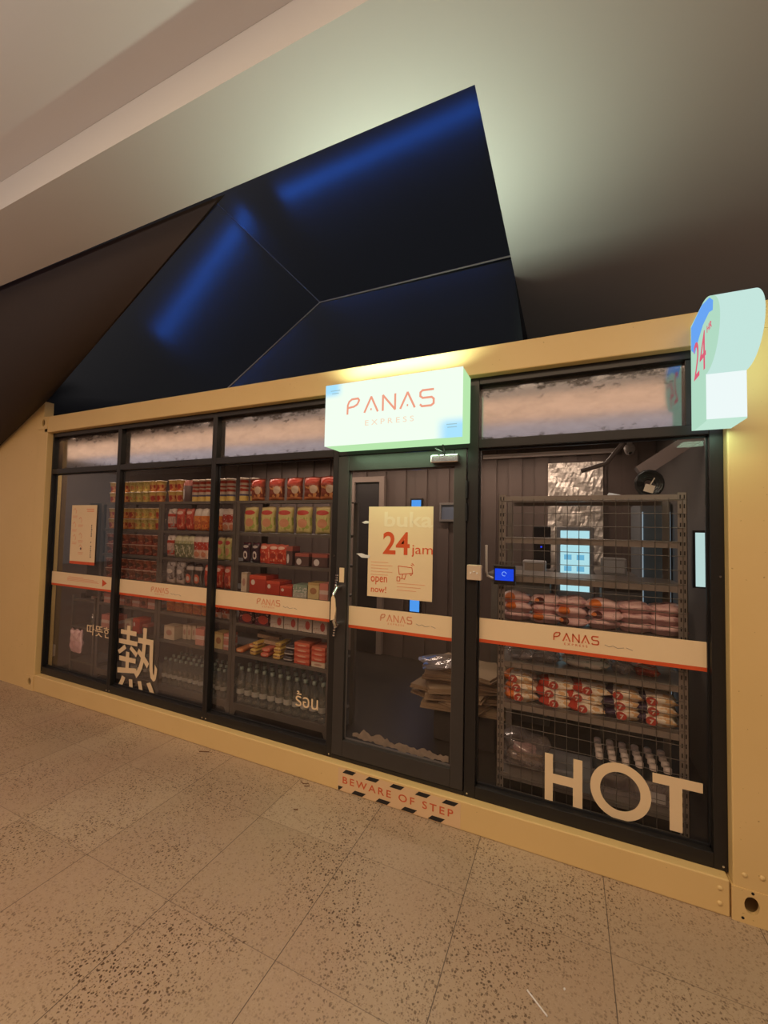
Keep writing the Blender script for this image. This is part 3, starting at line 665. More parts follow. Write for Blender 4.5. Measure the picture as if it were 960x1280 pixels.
# packaging colours
WH, RD, OR, YL, GN, BK, PKc, GY, BR, BL = (.70, .60, .50), (.46, .05, .03), (.70, .24, .05), (.80, .58, .18), (.42, .50, .15), (.03, .02, .03), (.62, .28, .28), (.42, .38, .36), (.22, .07, .04), (.08, .12, .45)
M = {}
M['cup_orange'] = pack('cup_orange', [(0, OR), (.12, (.80, .40, .15)), (.62, YL), (.93, WH)], [(RD, .5, .35, .22, .22)], (RD, 6, .56, .1, .6))
M['cup_yellow'] = pack('cup_yellow', [(0, YL), (.5, (.72, .60, .22)), (.93, WH)], [((.70, .30, .10), .5, .4, .2, .2)], ((.45, .42, .10), 7, .55, 0, .9))
M['cup_red'] = pack('cup_red', [(0, (.30, .07, .05)), (.5, (.40, .12, .07)), (.93, (.62, .42, .35))], [((.12, .05, .04), .5, .45, .28, .22)], ((.60, .30, .18), 7, .58, .05, .9))
M['can_stripe'] = pack('can_stripe', [(0, YL), (.22, (.10, .10, .22)), (.30, WH), (.42, RD), (.52, WH), (.60, RD), (.68, WH), (.78, RD), (.90, WH)], [(RD, .5, .50, .3, .05)])
M['bag_redbrown'] = pack('bag_redbrown', [(0, (.60, .20, .08)), (.14, (.20, .05, .03)), (.62, (.33, .06, .035)), (.95, (.25, .05, .03))], [(RD, .5, .80, .36, .11), ((.55, .42, .32), .62, .45, .20, .17)], ((.55, .25, .10), 5, .57, .1, .6), .2)
M['bag_lime'] = pack('bag_lime', [(0, (.62, .55, .24)), (.9, (.72, .62, .34))], [((.55, .06, .05), .5, .76, .36, .09), ((.62, .30, .18), .52, .38, .28, .16)], ((.35, .42, .10), 6, .58, .1, .6), .35)
M['bag_dark_ring'] = pack('bag_dark_ring', [(0, (.05, .03, .05)), (.9, (.10, .03, .05))], [((.65, .6, .58), .5, .36, .27, .20), ((.06, .02, .03), .5, .36, .15, .11), ((.5, .45, .45), .5, .78, .34, .07)], None, .25)
M['bag_red'] = pack('bag_red', [(0, (.55, .07, .04)), (.85, (.62, .16, .12))], [((.75, .5, .42), .5, .8, .3, .08), ((.35, .04, .03), .5, .4, .25, .14)], ((.72, .30, .18), 6, .6, .1, .7), .25)
M['bag_white_red'] = pack('bag_white_red', [(0, (.65, .50, .45)), (.12, RD), (.3, (.60, .42, .38)), (.62, RD), (.75, (.70, .62, .58))], None, ((.35, .28, .26), 6, .58, .1, .9), .25)
M['bag_white_orange'] = pack('bag_white_orange', [(0, (.70, .25, .06)), (.55, OR), (.66, (.75, .70, .66))], [((.5, .15, .05), .5, .35, .3, .1)], (RD, 8, .57, .05, .6), .25)
M['bag_green'] = pack('bag_green', [(0, (.16, .18, .10)), (.62, (.40, .42, .22)), (.75, (.62, .60, .40))], None, ((.55, .55, .42), 7, .56, .05, .95), .25)
M['bag_red_white'] = pack('bag_red_white', [(0, (.70, .48, .38)), (.38, RD), (.72, (.70, .60, .55))], [((.6, .25, .15), .5, .2, .3, .12)], ((.75, .65, .6), 7, .6, 0, .7), .25)
M['bag_grey'] = pack('bag_grey', [(0, (.60, .50, .45)), (.25, (.34, .31, .32)), (.8, (.5, .46, .45))], [((.66, .6, .56), .5, .55, .3, .1)], ((.10, .08, .08), 6, .57, .2, .95), .25)
M['bag_black_ring'] = pack('bag_black_ring', [(0, (.04, .03, .03)), (.7, (.45, .40, .38)), (.85, (.06, .04, .04))], [((.60, .12, .06), .5, .32, .34, .20), ((.60, .55, .5), .5, .32, .2, .1)], None, .25)
M['box_red'] = pack('box_red', [(0, RD), (.8, (.62, .09, .05))], [((.75, .66, .6), .22, .6, .12, .15)], None, .4)
M['box_gold'] = pack('box_gold', [(0, (.62, .50, .25)), (.85, (.50, .35, .15))], [((.40, .20, .1), .5, .5, .3, .2)], None, .4)
M['box_pink'] = pack('box_pink', [(0, (.60, .30, .25)), (.35, (.70, .55, .5)), (.6, (.60, .22, .18))], None, None, .4)
M['box_green'] = pack('box_green', [(0, (.45, .45, .40)), (.4, (.25, .35, .28))], None, ((.6, .6, .55), 5, .55, .1, .9), .4)
M['box_dark'] = pack('box_dark', [(0, (.10, .06, .06)), (.75, (.35, .10, .08))], [((.6, .58, .6), .3, .35, .18, .25)], None, .4)
M['box_choc'] = pack('box_choc', [(0, (.09, .02, .04)), (.95, (.05, .02, .03))], [((.55, .07, .05), .6, .4, .36, .3)], ((.60, .38, .34), 5, .6, .2, .9), .3)
M['box_white_dot'] = pack('box_white_dot', [(0, (.66, .60, .54)), (.5, (.60, .52, .47))], [((.5, .08, .07), .7, .45, .17, .28)], ((.45, .25, .2), 8, .62, 0, 1), .4)
M['box_white'] = pack('box_white', [(0, (.62, .52, .40)), (.9, (.50, .40, .30))], [((.45, .25, .2), .5, .5, .28, .2)], None, .45)
M['roll_orange'] = pack('roll_orange', [(0, (.60, .16, .05)), (.6, (.66, .25, .09))], [((.7, .5, .3), .5, .5, .3, .2)], None, .35)
M['roll_yellow'] = pack('roll_yellow', [(0, (.65, .42, .10)), (.5, (.25, .12, .06)), (.7, (.65, .45, .1))], None, ((.75, .6, .4), 6, .6, 0, 1), .35)
M['roll_red'] = pack('roll_red', [(0, (.50, .07, .04)), (.5, (.62, .16, .10))], [((.7, .4, .3), .5, .5, .3, .15)], None, .35)
M['roll_black'] = pack('roll_black', [(0, (.05, .04, .05)), (.3, (.5, .48, .46)), (.48, (.06, .05, .06))], None, None, .35)
M['roll_tan'] = pack('roll_tan', [(0, (.50, .40, .28)), (.5, (.42, .30, .2))], None, ((.25, .12, .08), 7, .6, 0, 1), .35)

RN = ['left rack', 'middle rack', 'door-side rack']
def cup_mb(r=.047, h=.105):
    return MB().lathe([(0, 0), (r*.74, 0), (r*.76, .006), (r*.97, h-.012), (r*1.04, h-.011), (r*1.04, h-.004), (r*.9, h-.002), (0, h-.002)], n=14)
def cups(bay, lev, specs, h=.105, r=.047):
    """specs: list of (x, material key, colour word)"""
    protos = {}; k = 0
    for row in (0, 1):
        for i, (x, key, word) in enumerate(specs):
            z = LV[lev]+.002+row*h
            lab = '%s noodle cup, %s from left, %s layer, %s shelf of %s' % (word, ORD[i], ('lower', 'upper')[row], LN[lev], RN[bay])
            if key not in protos:
                o = simple(cup_mb(r, h), 'noodle_cup', M[key], 'noodle cup'); o.location = (x, .275, z); o['label'] = lab; o['group'] = 'noodle cups'; protos[key] = o
            else: copy_thing(protos[key], (x, .275, z), lab, 'noodle cups', random.uniform(-.6, .6))
def span(x0, n, dx): return [x0+dx*i for i in range(n)]
O_, Y_ = ('cup_orange', 'orange'), ('cup_yellow', 'yellow green'); R_ = ('cup_red', 'dark red')
cups(0, 0, [(x,)+k for x, k in zip(span(.905, 8, .1), [O_, O_, O_, Y_, Y_, Y_, O_, O_])])
cups(0, 1, [(x,)+k for x, k in zip(span(.905, 8, .1), [O_, O_, O_, O_, Y_, Y_, Y_, O_])])
cups(0, 2, [(x,)+R_ for x in span(.905, 7, .114)], .10, .054)
cups(0, 3, [(x,)+R_ for x in span(.905, 7, .114)], .10, .054)
cups(1, 0, [(x,)+k for x, k in zip(span(1.775, 2, .1), [O_, O_])])
def bags(bay, lev, specs, y=.245, cat='snack bag', names=None):
    """specs: (x, w, h, d, material, description)"""
    protos = {}; cnt = {}
    for i, (x, w, h, d, key, desc) in enumerate(specs):
        cnt[desc] = cnt.get(desc, 0)+1
        tot = sum(1 for q in specs if q[5] == desc)
        pos = '%s from left, ' % ORD[cnt[desc]-1] if tot > 1 else ''
        lab = '%s, %s%s shelf of %s' % (desc, pos, LN[lev], RN[bay])
        zz = LV[lev]+.003; rz = random.uniform(-.12, .12)
        if (key, w) not in protos:
            o = simple(pillow_mb(w, h, d, seed=i+lev*7), 'snack_bag', M[key], cat); o.location = (x, y, zz); o.rotation_euler = (0, 0, rz); o['label'] = lab; o['group'] = 'snack bags on the racks'; protos[(key, w)] = o
        else: copy_thing(protos[(key, w)], (x, y, zz), lab, 'snack bags on the racks', rz)
def boxes(bay, lev, specs, name='carton', cat='box', group='cartons on the racks', y0=.215):
    """specs: (x0, x1, h, depth, material, description, z offset)"""
    cnt = {}
    for (x0, x1, h, dp, key, desc, dz) in specs:
        cnt[desc] = cnt.get(desc, 0)+1; tot = sum(1 for q in specs if q[5] == desc)
        pos = '%s from left, ' % ORD[cnt[desc]-1] if tot > 1 else ''
        o = MB().box(-(x1-x0)/2, (x1-x0)/2, 0, dp, 0, h).build(name, M[key], None, .002)
        o.location = ((x0+x1)/2, y0, LV[lev]+.002+dz); o.rotation_euler = (0, 0, random.uniform(-.02, .02) if dz == 0 else 0)
        tag(o, '%s, %s%s shelf of %s' % (desc, pos, LN[lev], RN[bay]), cat, group)
# bay 3 (beside the door)
bags(2, 0, [(x, .155, .185, .07, 'bag_redbrown', 'dark red crisp bag') for x in (2.83, 3.02, 3.20, 3.37, 3.52)])
bags(2, 1, [(x, w, .215, .065, 'bag_lime', 'lime green snack bag') for x, w in ((2.765, .155), (2.945, .155), (3.12, .155), (3.30, .165), (3.48, .155))])
bags(2, 2, [(2.73, .09, .165, .05, 'bag_dark_ring', 'black pouch with a pale ring'), (2.83, .09, .165, .05, 'bag_dark_ring', 'black pouch with a pale ring')]+[(x, .11, .16, .06, 'bag_red', 'bright red pouch') for x in (2.925, 3.02, 3.10)])
boxes(2, 2, [(3.155, 3.215, .15, .10, 'box_dark', 'tall brown carton', 0), (3.24, 3.37, .10, .14, 'box_dark', 'dark low carton with white label', 0), (3.40, 3.54, .10, .14, 'box_dark', 'dark low carton with white label', 0)])
boxes(2, 3, [(2.70, 2.76, .16, .05, 'box_white', 'narrow pale carton', 0), (2.79, 2.96, .145, .16, 'box_red', 'tall bright red carton', 0), (2.965, 3.10, .11, .16, 'box_red', 'red open carton with pale label', 0), (3.105, 3.22, .08, .12, 'box_red', 'low red carton', 0),
             (3.23, 3.36, .10, .12, 'box_green', 'green and white carton', 0), (3.37, 3.47, .125, .12, 'box_gold', 'gold ribbed carton', 0), (3.475, 3.55, .125, .12, 'box_pink', 'pink striped carton', 0)])
boxes(2, 4, [(2.69, 2.83, .115, .16, 'box_choc', 'dark chocolate box with red picture', 0), (2.86, 3.00, .115, .16, 'box_choc', 'dark chocolate box with red picture', 0)]+[(3.02+i*.135, 3.145+i*.135, .115, .12, 'box_white_dot', 'white biscuit carton with red dot', 0) for i in range(4)])
# sixth shelf: rolls and tubes
def rolls(bay, lev, specs):
    cnt = {}
    for (x, w, h, L, key, desc, dy, dz, rz) in specs:
        cnt[desc] = cnt.get(desc, 0)+1; tot = sum(1 for q in specs if q[5] == desc)
        pos = '%s in order, ' % ORD[cnt[desc]-1] if tot > 1 else ''
        mb = MB(); n = 12; vs = []
        for yy, f in ((0, .6), (.006, .95), (.02, 1), (L-.02, 1), (L-.006, .95), (L, .6)):
            vs += [(w/2*f*math.copysign(abs(math.cos(2*PI*k/n))**.6, math.cos(2*PI*k/n)), yy, h/2+h/2*f*math.copysign(abs(math.sin(2*PI*k/n))**.6, math.sin(2*PI*k/n))) for k in range(n)]
        fs = [(i*n+k, i*n+(k+1) % n, (i+1)*n+(k+1) % n, (i+1)*n+k) for i in range(5) for k in range(n)]+[tuple(range(n-1, -1, -1)), tuple(range(5*n, 6*n))]
        o = mb.add(vs, fs, 0, False).build('biscuit_roll', M[key]); o.location = (x, .215+dy, LV[lev]+.002+dz); o.rotation_euler = (0, 0, rz)
        tag(o, '%s, %s%s shelf of %s' % (desc, pos, LN[lev], RN[bay]), 'biscuit roll', 'biscuit rolls on the sixth shelf')
rolls(2, 5, [(2.705, .075, .035, .16, 'roll_orange', 'orange biscuit roll', 0, 0, .1), (2.79, .07, .035, .16, 'roll_orange', 'orange biscuit roll', .05, .037, .1), (2.845, .07, .05, .16, 'roll_yellow', 'yellow and brown biscuit roll', 0, 0, -.1), (2.85, .06, .05, .16, 'roll_yellow', 'yellow and brown biscuit roll', .02, .052, -.1),
    (2.965, .08, .036, .16, 'roll_red', 'glossy red biscuit roll', 0, 0, .05), (2.97, .08, .036, .16, 'roll_red', 'glossy red biscuit roll', .01, .037, .05), (3.085, .075, .045, .16, 'roll_yellow', 'yellow and brown biscuit roll', 0, 0, 0), (3.085, .075, .045, .16, 'roll_yellow', 'yellow and brown biscuit roll', .01, .046, 0),
    (3.085, .06, .03, .16, 'roll_yellow', 'yellow and brown biscuit roll', .02, .093, .1), (3.195, .09, .042, .16, 'roll_black', 'black and silver biscuit roll', 0, 0, 0), (3.195, .09, .042, .16, 'roll_black', 'black and silver biscuit roll', .01, .043, 0), (3.20, .09, .042, .16, 'roll_black', 'black and silver biscuit roll', .02, .086, 0)])
o = MB().obox((0, 0, 0), .20, .06, .03).build('wafer_bar', M['roll_tan'], None, .004); o.location = (2.90, .36, LV[5]+.13); o.rotation_euler = (.1, .12, .25); tag(o, 'long tan wafer packet lying across the biscuit rolls, upper one', 'wafer packet')
o = MB().obox((0, 0, 0), .19, .06, .03).build('wafer_bar', M['roll_tan'], None, .004); o.location = (2.99, .33, LV[5]+.096); o.rotation_euler = (.1, .12, .2); tag(o, 'tan wafer packet lying on the red biscuit rolls, lower one', 'wafer packet')
boxes(2, 5, [(3.26+.0*i, 3.40, .040, .17, 'roll_red', 'flat red sweet box, layer %s from below' % ORD[i], i*.041) for i in range(4)]+[(3.42, 3.54, .038, .15, 'box_white', 'flat pale sweet box at the right end', 0)]+[(3.42, 3.54, .036, .14, 'roll_red', 'flat red sweet box at the right end, layer %s' % ORD[i], .04+i*.037) for i in range(3)], 'sweet_box', 'box', 'sweet boxes on the sixth shelf')
# bay 2
def can_mb(r=.038, h=.20): return MB().lathe([(0, 0), (r*.95, 0), (r, .006), (r, h-.012), (r*1.05, h-.012), (r*1.05, h), (0, h)], n=14)
def round_goods(mbf, name, key, cat, items, group):
    pr = None
    for (x, y, z, lab) in items:
        if pr is None: pr = simple(mbf, name, M[key], cat); pr.location = (x, y, z); pr['label'] = lab; pr['group'] = group
        else: copy_thing(pr, (x, y, z), lab, group, random.uniform(-.5, .5))
round_goods(can_mb(), 'crisp_can', 'can_stripe', 'can', [(2.09+i*.083 if i < 6 else 2.62+(i-6)*.0, .265, LV[0]+.002, 'tall striped crisp can, %s from left, top shelf of the middle rack' % ORD[i]) for i in range(6)]+[(2.655+.0*i, .265, LV[0]+.003, 'tall striped crisp can on the joint of the two right racks') for i in range(1)]+[(2.74, .30, LV[0]+.003, 'tall striped crisp can left of the dark red crisp bags')], 'striped crisp cans')
round_goods(MB().lathe([(0, 0), (.05, 0), (.054, .01), (.054, .17), (.04, .185), (.04, .20), (0, .20)], n=16), 'snack_tub', 'box_dark', 'tub', [(1.975, .285, LV[0]+.002, 'dark round tub between noodle cups and striped cans on the top shelf')], 'tubs')
bags(1, 1, [(1.82, .105, .20, .06, 'bag_white_red', 'white and red pouch'), (1.935, .11, .20, .06, 'bag_red', 'red pouch with pale top'), (2.055, .10, .20, .06, 'bag_red', 'red pouch with pale top')]+[(x, .09, .20, .06, 'bag_white_orange', 'white and orange pouch') for x in (2.155, 2.24, 2.33, 2.415)]+[(x, .09, .20, .06, 'bag_red_white', 'red pouch with white top') for x in (2.495, 2.565)])
bags(1, 2, [(1.82, .10, .205, .06, 'bag_white_red', 'pink and white pouch')]+[(x, .09, .205, .06, 'bag_green', 'green and white pouch') for x in (1.915, 1.995, 2.075)]+[(x, .10, .205, .06, 'bag_red_white', 'red pouch with white top') for x in (2.165, 2.25, 2.335)]+[(x, .085, .20, .06, 'bag_lime', 'lime pouch') for x in (2.445, 2.53)])
bags(1, 3, [(x, .125, .21, .06, 'bag_grey', 'grey pouch with dark print') for x in (1.835, 1.96)]+[(x, .095, .20, .06, 'bag_black_ring', 'black pouch with orange ring') for x in (2.075, 2.18)]+[(x, .11, .20, .06, 'bag_red', 'crimson pouch') for x in (2.31, 2.43, 2.54)])
bags(1, 4, [(x, .10, .135, .06, 'bag_white_orange', 'short orange pouch') for x in (1.85, 1.96, 2.07, 2.18, 2.29)]+[(x, .10, .14, .06, 'bag_red_white', 'short red pouch') for x in (2.42, 2.53)])
boxes(1, 5, [(1.80, 1.93, .125, .10, 'box_white', 'pale carton with small picture', 0), (2.20, 2.30, .14, .08, 'box_pink', 'upright pink carton', 0), (2.425, 2.52, .14, .10, 'box_gold', 'upright gold carton', 0), (2.53, 2.59, .075, .10, 'box_pink', 'small pink carton, lower one', 0), (2.53, 2.59, .06, .10, 'box_pink', 'small pink carton, upper one', .076)])
for i in range(5):
    o = MB().box(-.022, .022, 0, .09, 0, .13).build('carton', M['box_white'], None, .002); o.location = (1.975+i*.045, .29+i*.012, LV[5]+.002)
    tag(o, 'narrow white carton in a slanting row, %s from left, sixth shelf of the middle rack' % ORD[i], 'box', 'slanting row of white cartons')
# bay 1 lower shelves
boxes(0, 4, [(.90+i*.11, 1.0+i*.11, .10, .12, 'cup_red' if i % 2 else 'box_pink', ('dark red packet' if i % 2 else 'pink packet'), 0) for i in range(7)], 'food_packet', 'packet', 'packets on the fifth shelf')
boxes(0, 5, [(.88, .99, .13, .12, 'box_pink', 'red and white carton', 0), (.995, 1.10, .13, .12, 'box_pink', 'red and white carton', 0), (1.24, 1.34, .12, .12, 'box_white', 'pale square carton', 0), (1.36, 1.46, .14, .12, 'box_red', 'red carton', 0), (1.50, 1.58, .10, .1, 'box_dark', 'dark small carton', 0)])

# water bottles
BOT = glass_material('clear_plastic_bottle', (.80, .84, .83), .05, .16, .22, (.55, .55, .50)); CAPG = mat('pale_green_cap', (.22, .28, .25), .4); LBL = mat('pale_bottle_label', (.38, .38, .35), .45); CAPW = mat('white_cap', (.74, .66, .62), .4)
def bottle(r, h, cap, label=True):
    root = MB().lathe([(0, .004), (r*.5, .0), (r*.93, .002), (r, .012), (r, h*.12), (r*.93, h*.15), (r, h*.18), (r, h*.40), (r*.95, h*.42), (r, h*.45), (r, h*.60), (r*.86, h*.70), (r*.45, h*.85), (r*.34, h*.90), (r*.34, h*.94)], n=14).build('water_bottle', BOT)
    root['category'] = 'bottle'
    MB().lathe([(r*.42, h*.91), (r*.45, h*.915), (r*.45, h), (0, h)], n=12).build('cap', cap, root)
    if label: MB().lathe([(r*1.01, h*.26), (r*1.015, h*.27), (r*1.015, h*.39), (r*1.01, h*.40)], n=14).build('label', LBL, root)
    return root
bt = bottle(.037, .285, CAPG); RW = ['front', 'middle', 'back']; items = []
for rw in range(3):
    for i in range(11): items.append((2.715+i*.080, .245+rw*.095, LV[6]+.002, 0, 'clear water bottle, %s from left, %s row, foot of the door-side rack' % (ORD[i], RW[rw])))
goods(bt, items, 'clear water bottles')
bt = bottle(.030, .23, CAPG); items = []
for rw in range(3):
    for i in range(12): items.append((1.80+i*.066, .245+rw*.085, LV[6]+.002, 0, 'small water bottle, %s from left, %s row, foot of the middle rack' % (ORD[i], RW[rw])))
goods(bt, items, 'small water bottles')
bt = bottle(.032, .21, CAPG); goods(bt, [(1.35+i*.09, .26, LV[6]+.002, 0, 'small dim bottle, %s from left, foot of the left rack' % ORD[i]) for i in range(3)], 'dim bottles at the foot of the left rack')

# pink bread bags on the mesh rack
M['bread_pink'] = pack('bread_pink', [(0, (.74, .46, .47)), (.5, (.82, .56, .56))], None, ((.62, .36, .38), 5, .60, 0, 1), .35)
M['bread_pink_tag'] = pack('bread_pink_tag', [(0, (.74, .46, .47)), (.5, (.82, .56, .56))], [((.10, .03, .03), .30, .5, .15, .30), ((.75, .25, .08), .22, .55, .07, .14)], ((.62, .36, .38), 5, .62, 0, 1), .35)
M['bread_pink_orange'] = pack('bread_pink_orange', [(0, (.74, .46, .47)), (.5, (.82, .56, .56))], [((.75, .20, .04), .34, .6, .17, .3)], None, .35)
kinds = ['bread_pink', 'bread_pink_tag', 'bread_pink_orange']; kw = {'bread_pink': 'plain pink', 'bread_pink_tag': 'pink dark-labelled', 'bread_pink_orange': 'pink orange-labelled'}
pr = {}
for col, x in enumerate((4.905, 5.065, 5.225, 5.385, 5.545, 5.69)):
    for row in range(3):
        k = ['bread_pink', 'bread_pink_tag', 'bread_pink_orange'][(col*2+row) % 3 if col not in (4, 5) else 0]
        if col == 0 and row == 1: k = 'bread_pink_orange'
        lab = '%s bread bag, %s column from left, %s layer, mesh rack' % (kw[k], ORD[col], ('lowest', 'middle', 'topmost')[row])
        loc = (x+random.uniform(-.012, .012), .285+random.uniform(-.01, .02), MLV[3]+.001+row*.052); rz = random.uniform(-.2, .2)
        if k not in pr:
            o = simple(pillow_mb(.185, .15, .062, seed=col*3+row, lay=True, wob=.010), 'bread_bag', M[k], 'bread bag'); o.location = loc; o.rotation_euler = (0, 0, rz); o['label'] = lab; o['group'] = 'pink bread bags'; pr[k] = o
        else: copy_thing(pr[k], loc, lab, 'pink bread bags', rz)
# croissant bags: cream with an orange, red or navy end, printed 7
def croissant(endcol, word):
    key = 'croissant_'+word; t = NT(key); g = t.n('TexCoord').outputs['Generated']; sp = t.n('SeparateXYZ', Vector=g); x = sp.outputs[0]
    nz = t.n('TexNoise', Vector=g, Scale=5.0, Detail=2.0).outputs[0]
    c = t.mix(t.math('GREATER_THAN', nz, .57), (.88, .80, .66), (.76, .48, .24))
    c = t.mix(t.math('LESS_THAN', t.math('ADD', x, t.math('MULTIPLY', nz, .12)), .33), c, endcol)
    m = t.finish(t.pbsdf(c, .3, 0, nz, .3))
    o = simple(pillow_mb(.205, .15, .064, seed=len(word), lay=True, wob=.009), 'croissant_bag', m, 'croissant bag')
    d = MB(); d.prism([(-.022+.026*math.cos(2*PI*k/16), .032+.019*math.sin(2*PI*k/16)) for k in range(16)], 'y', -.084, -.062); d.build('round_badge', mat('badge_red', (.50, .06, .04), .4), o)
    tx = text_obj('badge_number', '7', (-.032, -.012, .020, .044), -.0845, mat('badge_cream', (.75, .66, .56), .5), None, .03, thick=.002); tx.parent = o
    return o
cr = {'orange': croissant((.80, .20, .03), 'orange'), 'red': croissant((.50, .05, .03), 'red'), 'navy': croissant((.05, .03, .07), 'navy')}; used = set()
for col, (x, w) in enumerate(((4.935, 'orange'), (5.12, 'red'), (5.30, 'red'), (5.475, 'navy'), (5.65, 'navy'))):
    for row in range(3 if col < 4 else 3):
        lab = 'cream croissant bag with %s end, %s column from left, %s layer, mesh rack' % (w, ORD[col], ('lowest', 'middle', 'topmost')[row])
        loc = (x+random.uniform(-.018, .018), .292+.010*row, MLV[5]+.001+row*.05); rz = random.uniform(-.22, .22)
        if w not in used: o = cr[w]; o.location = loc; o.rotation_euler = (0, 0, rz); o['label'] = lab; o['group'] = 'croissant bags'; used.add(w)
        else: copy_thing(cr[w], loc, lab, 'croissant bags', rz)
# clear and white bags on the fifth shelf of the mesh rack
CLB = glass_material('clear_film', (.75, .72, .72), .12, .14, .5, (.62, .55, .55))
def lumpy(name, w, h, d, m, loc, label, seed, cat='plastic bag', rz=0, lay=True):
    o = simple(pillow_mb(w, h, d, 12, 12, .012, seed, lay), name, m, cat); o.location = loc; o.rotation_euler = (0, 0, rz); o['label'] = label; return o
lumpy('plastic_bag', .16, .15, .075, CLB, (4.93, .30, MLV[4]+.002), 'leftmost clear crumpled bag behind the lower edge of the right strip', 3)
lumpy('plastic_bag', .15, .15, .07, CLB, (5.08, .30, MLV[4]+.002), 'second clear crumpled bag behind the lower edge of the right strip', 4)
M['bag_cream'] = pack('bag_cream', [(0, (.66, .60, .52)), (.6, (.72, .66, .6))], None, ((.25, .3, .25), 4, .62, 0, 1), .3)
lumpy('bread_loaf_bag', .26, .15, .075, M['bag_cream'], (5.29, .30, MLV[4]+.002), 'long white loaf bag on the fifth shelf of the mesh rack', 5, 'bread bag')
lumpy('plastic_bag', .11, .13, .07, CLB, (5.48, .30, MLV[4]+.002), 'small clear bag right of the white loaf bag', 6)
lumpy('snack_bag', .12, .12, .05, M['bag_red'], (5.60, .31, MLV[4]+.002), 'small red bag on the fifth shelf of the mesh rack', 7, 'snack bag')
# bottom of the mesh rack
g = thing('plastic_bag', 'crumpled clear bag of bread on the bottom shelf of the mesh rack', 'plastic bag', (4.95, .36, MLV[6]+.002))
pb = pillow_mb(.30, .18, .26, 14, 12, .022, 11); pb.build('clear_film_bag', CLB, g)
for i, (dx, dz, k) in enumerate(((-.04, .02, 'roll_tan'), (.05, .02, 'roll_tan'), (.0, .07, 'bread_pink'))):
    q = pillow_mb(.14, .06, .06, 8, 6, .006, 20+i).build('bread_roll', M[k], g); q.location = (dx, -.02, dz)
pk = thing('bottle_pack', 'shrink-wrapped pack of small water bottles with white caps', 'bottle pack', (5.53, .38, MLV[6]+.002)); pk.scale = (1.06, 1, 1.18)
proto = None
prof = [(0, 0), (.027, 0), (.029, .01), (.029, .10), (.012, .142), (.012, .152)]
BLUEB = glass_material('tinted_bottle', (.50, .62, .66), .06, .14, .30, (.30, .36, .40))
for j in range(4):
    for i in range(6):
        if proto is None:
            proto = MB().lathe(prof, n=12).build('pack_bottle', BLUEB, pk); cpp = MB().lathe([(.0185, .142), (.019, .145), (.019, .163), (.015, .167), (0, .167)], n=12).build('cap', CAPW, proto); o = proto
        else:
            o = proto.copy(); COL.objects.link(o); o.parent = pk; c2 = cpp.copy(); COL.objects.link(c2); c2.parent = o
        o.location = (-.155+i*.062, -.10+j*.062, 0)
w = MB(); w.box(-.19, .19, -.133, -.1325, 0, .10).box(-.19, -.1895, -.132, .12, 0, .10).box(.1895, .19, -.132, .12, 0, .10); w.build('shrink_wrap', CLB, pk)
MB().box(.03, .14, -.1345, -.1335, .01, .055).build('paper_label', WHITE, pk)

# things on top of the mesh rack
co = thing('cable_coil', 'black coil with a paper tag on top of the mesh rack', 'coil', (5.63, .42, 1.966))
Rt = Matrix.Rotation(.25, 3, 'Z'); mb = MB()
for k in range(5):
    rr_ = .072-.010*k; mb.tube([Rt @ Vector((rr_*math.cos(a), -.02+.004*k, .083+rr_*math.sin(a))) for a in [2*PI*i/24 for i in range(25)]], .011, 8, caps=False)
mb.build('coil', BLACK, co); MB().obox((.0, -.05, .05), .05, .003, .045, Matrix.Rotation(.3, 3, 'Y')).build('paper_tag', mat('tag_paper', (.5, .42, .34), .6), co)
MB().obox((.015, -.052, .09), .006, .003, .05, Matrix.Rotation(.5, 3, 'Y')).build('tag_string', MATS['tag_paper'], co)
o = MB().prism([(-.045, .0), (.045, 0), (.03, .018), (-.03, .032)], 'y', -.02, .02).build('white_wedge', mat('pale_blue_plastic', (.55, .62, .72), .4)); o.location = (5.455, .42, 1.966); tag(o, 'small pale wedge lying on the mesh rack left of the black coil', 'plastic piece')

# duct running up to the right
tag(MB().obox((5.80, .75, 2.28), .42, .09, .085, Matrix.Rotation(-.62, 3, 'Y')).build('cable_duct', mat('duct_grey', (.22, .17, .15), .5)), 'slanting grey duct in the upper right corner of the shop', 'duct')
tag(MB().tube([(5.30, 1.6, 2.30), (5.50, 1.6, 2.36), (5.62, 1.6, 2.52), (5.66, 1.6, 2.72)], .02, 8).build('cable_bundle', mat('duct_grey', (.22, .17, .15), .5)), 'bent cable conduit under the shop ceiling behind the mesh rack', 'conduit')
# foil sheets on the back wall
def foil(name, x0, x1, z0, z1, y, label):
    t = NT('crumpled_foil') if 'crumpled_foil' not in MATS else None
    if t:
        nz = t.n('TexNoise', Vector=t.n('Mapping', Vector=t.n('TexCoord').outputs['Object'], Scale=(4, 4, 9)).outputs[0], Scale=2.2, Detail=6.0, Distortion=1.5).outputs[0]
        MATS['crumpled_foil'] = t.finish(t.pbsdf((.80, .72, .64), .40, .6, nz, .8))
    mb = MB(); n = 22; vs = []; rnd = random.Random(3)
    for i in range(n+1):
        for j in range(n+1): vs.append((x0+(x1-x0)*i/n, y+rnd.uniform(-.006, .006)+.008*math.sin(j*1.3+i*.4), z0+(z1-z0)*j/n))
    N = len(vs); vs += [(a, y+.03, c) for a, b_, c in vs]
    fs = []
    for i in range(n):
        for j in range(n):
            a = i*(n+1)+j; fs += [(a, a+n+1, a+n+2, a+1), (N+a, N+a+1, N+a+n+2, N+a+n+1)]
    for k in range(n):
        fs += [(k, k+1, N+k+1, N+k), (n*(n+1)+k, N+n*(n+1)+k, N+n*(n+1)+k+1, n*(n+1)+k+1)]
    return tag(mb.add(vs, fs, 0, False).build(name, MATS['crumpled_foil']), label, 'foil sheet')
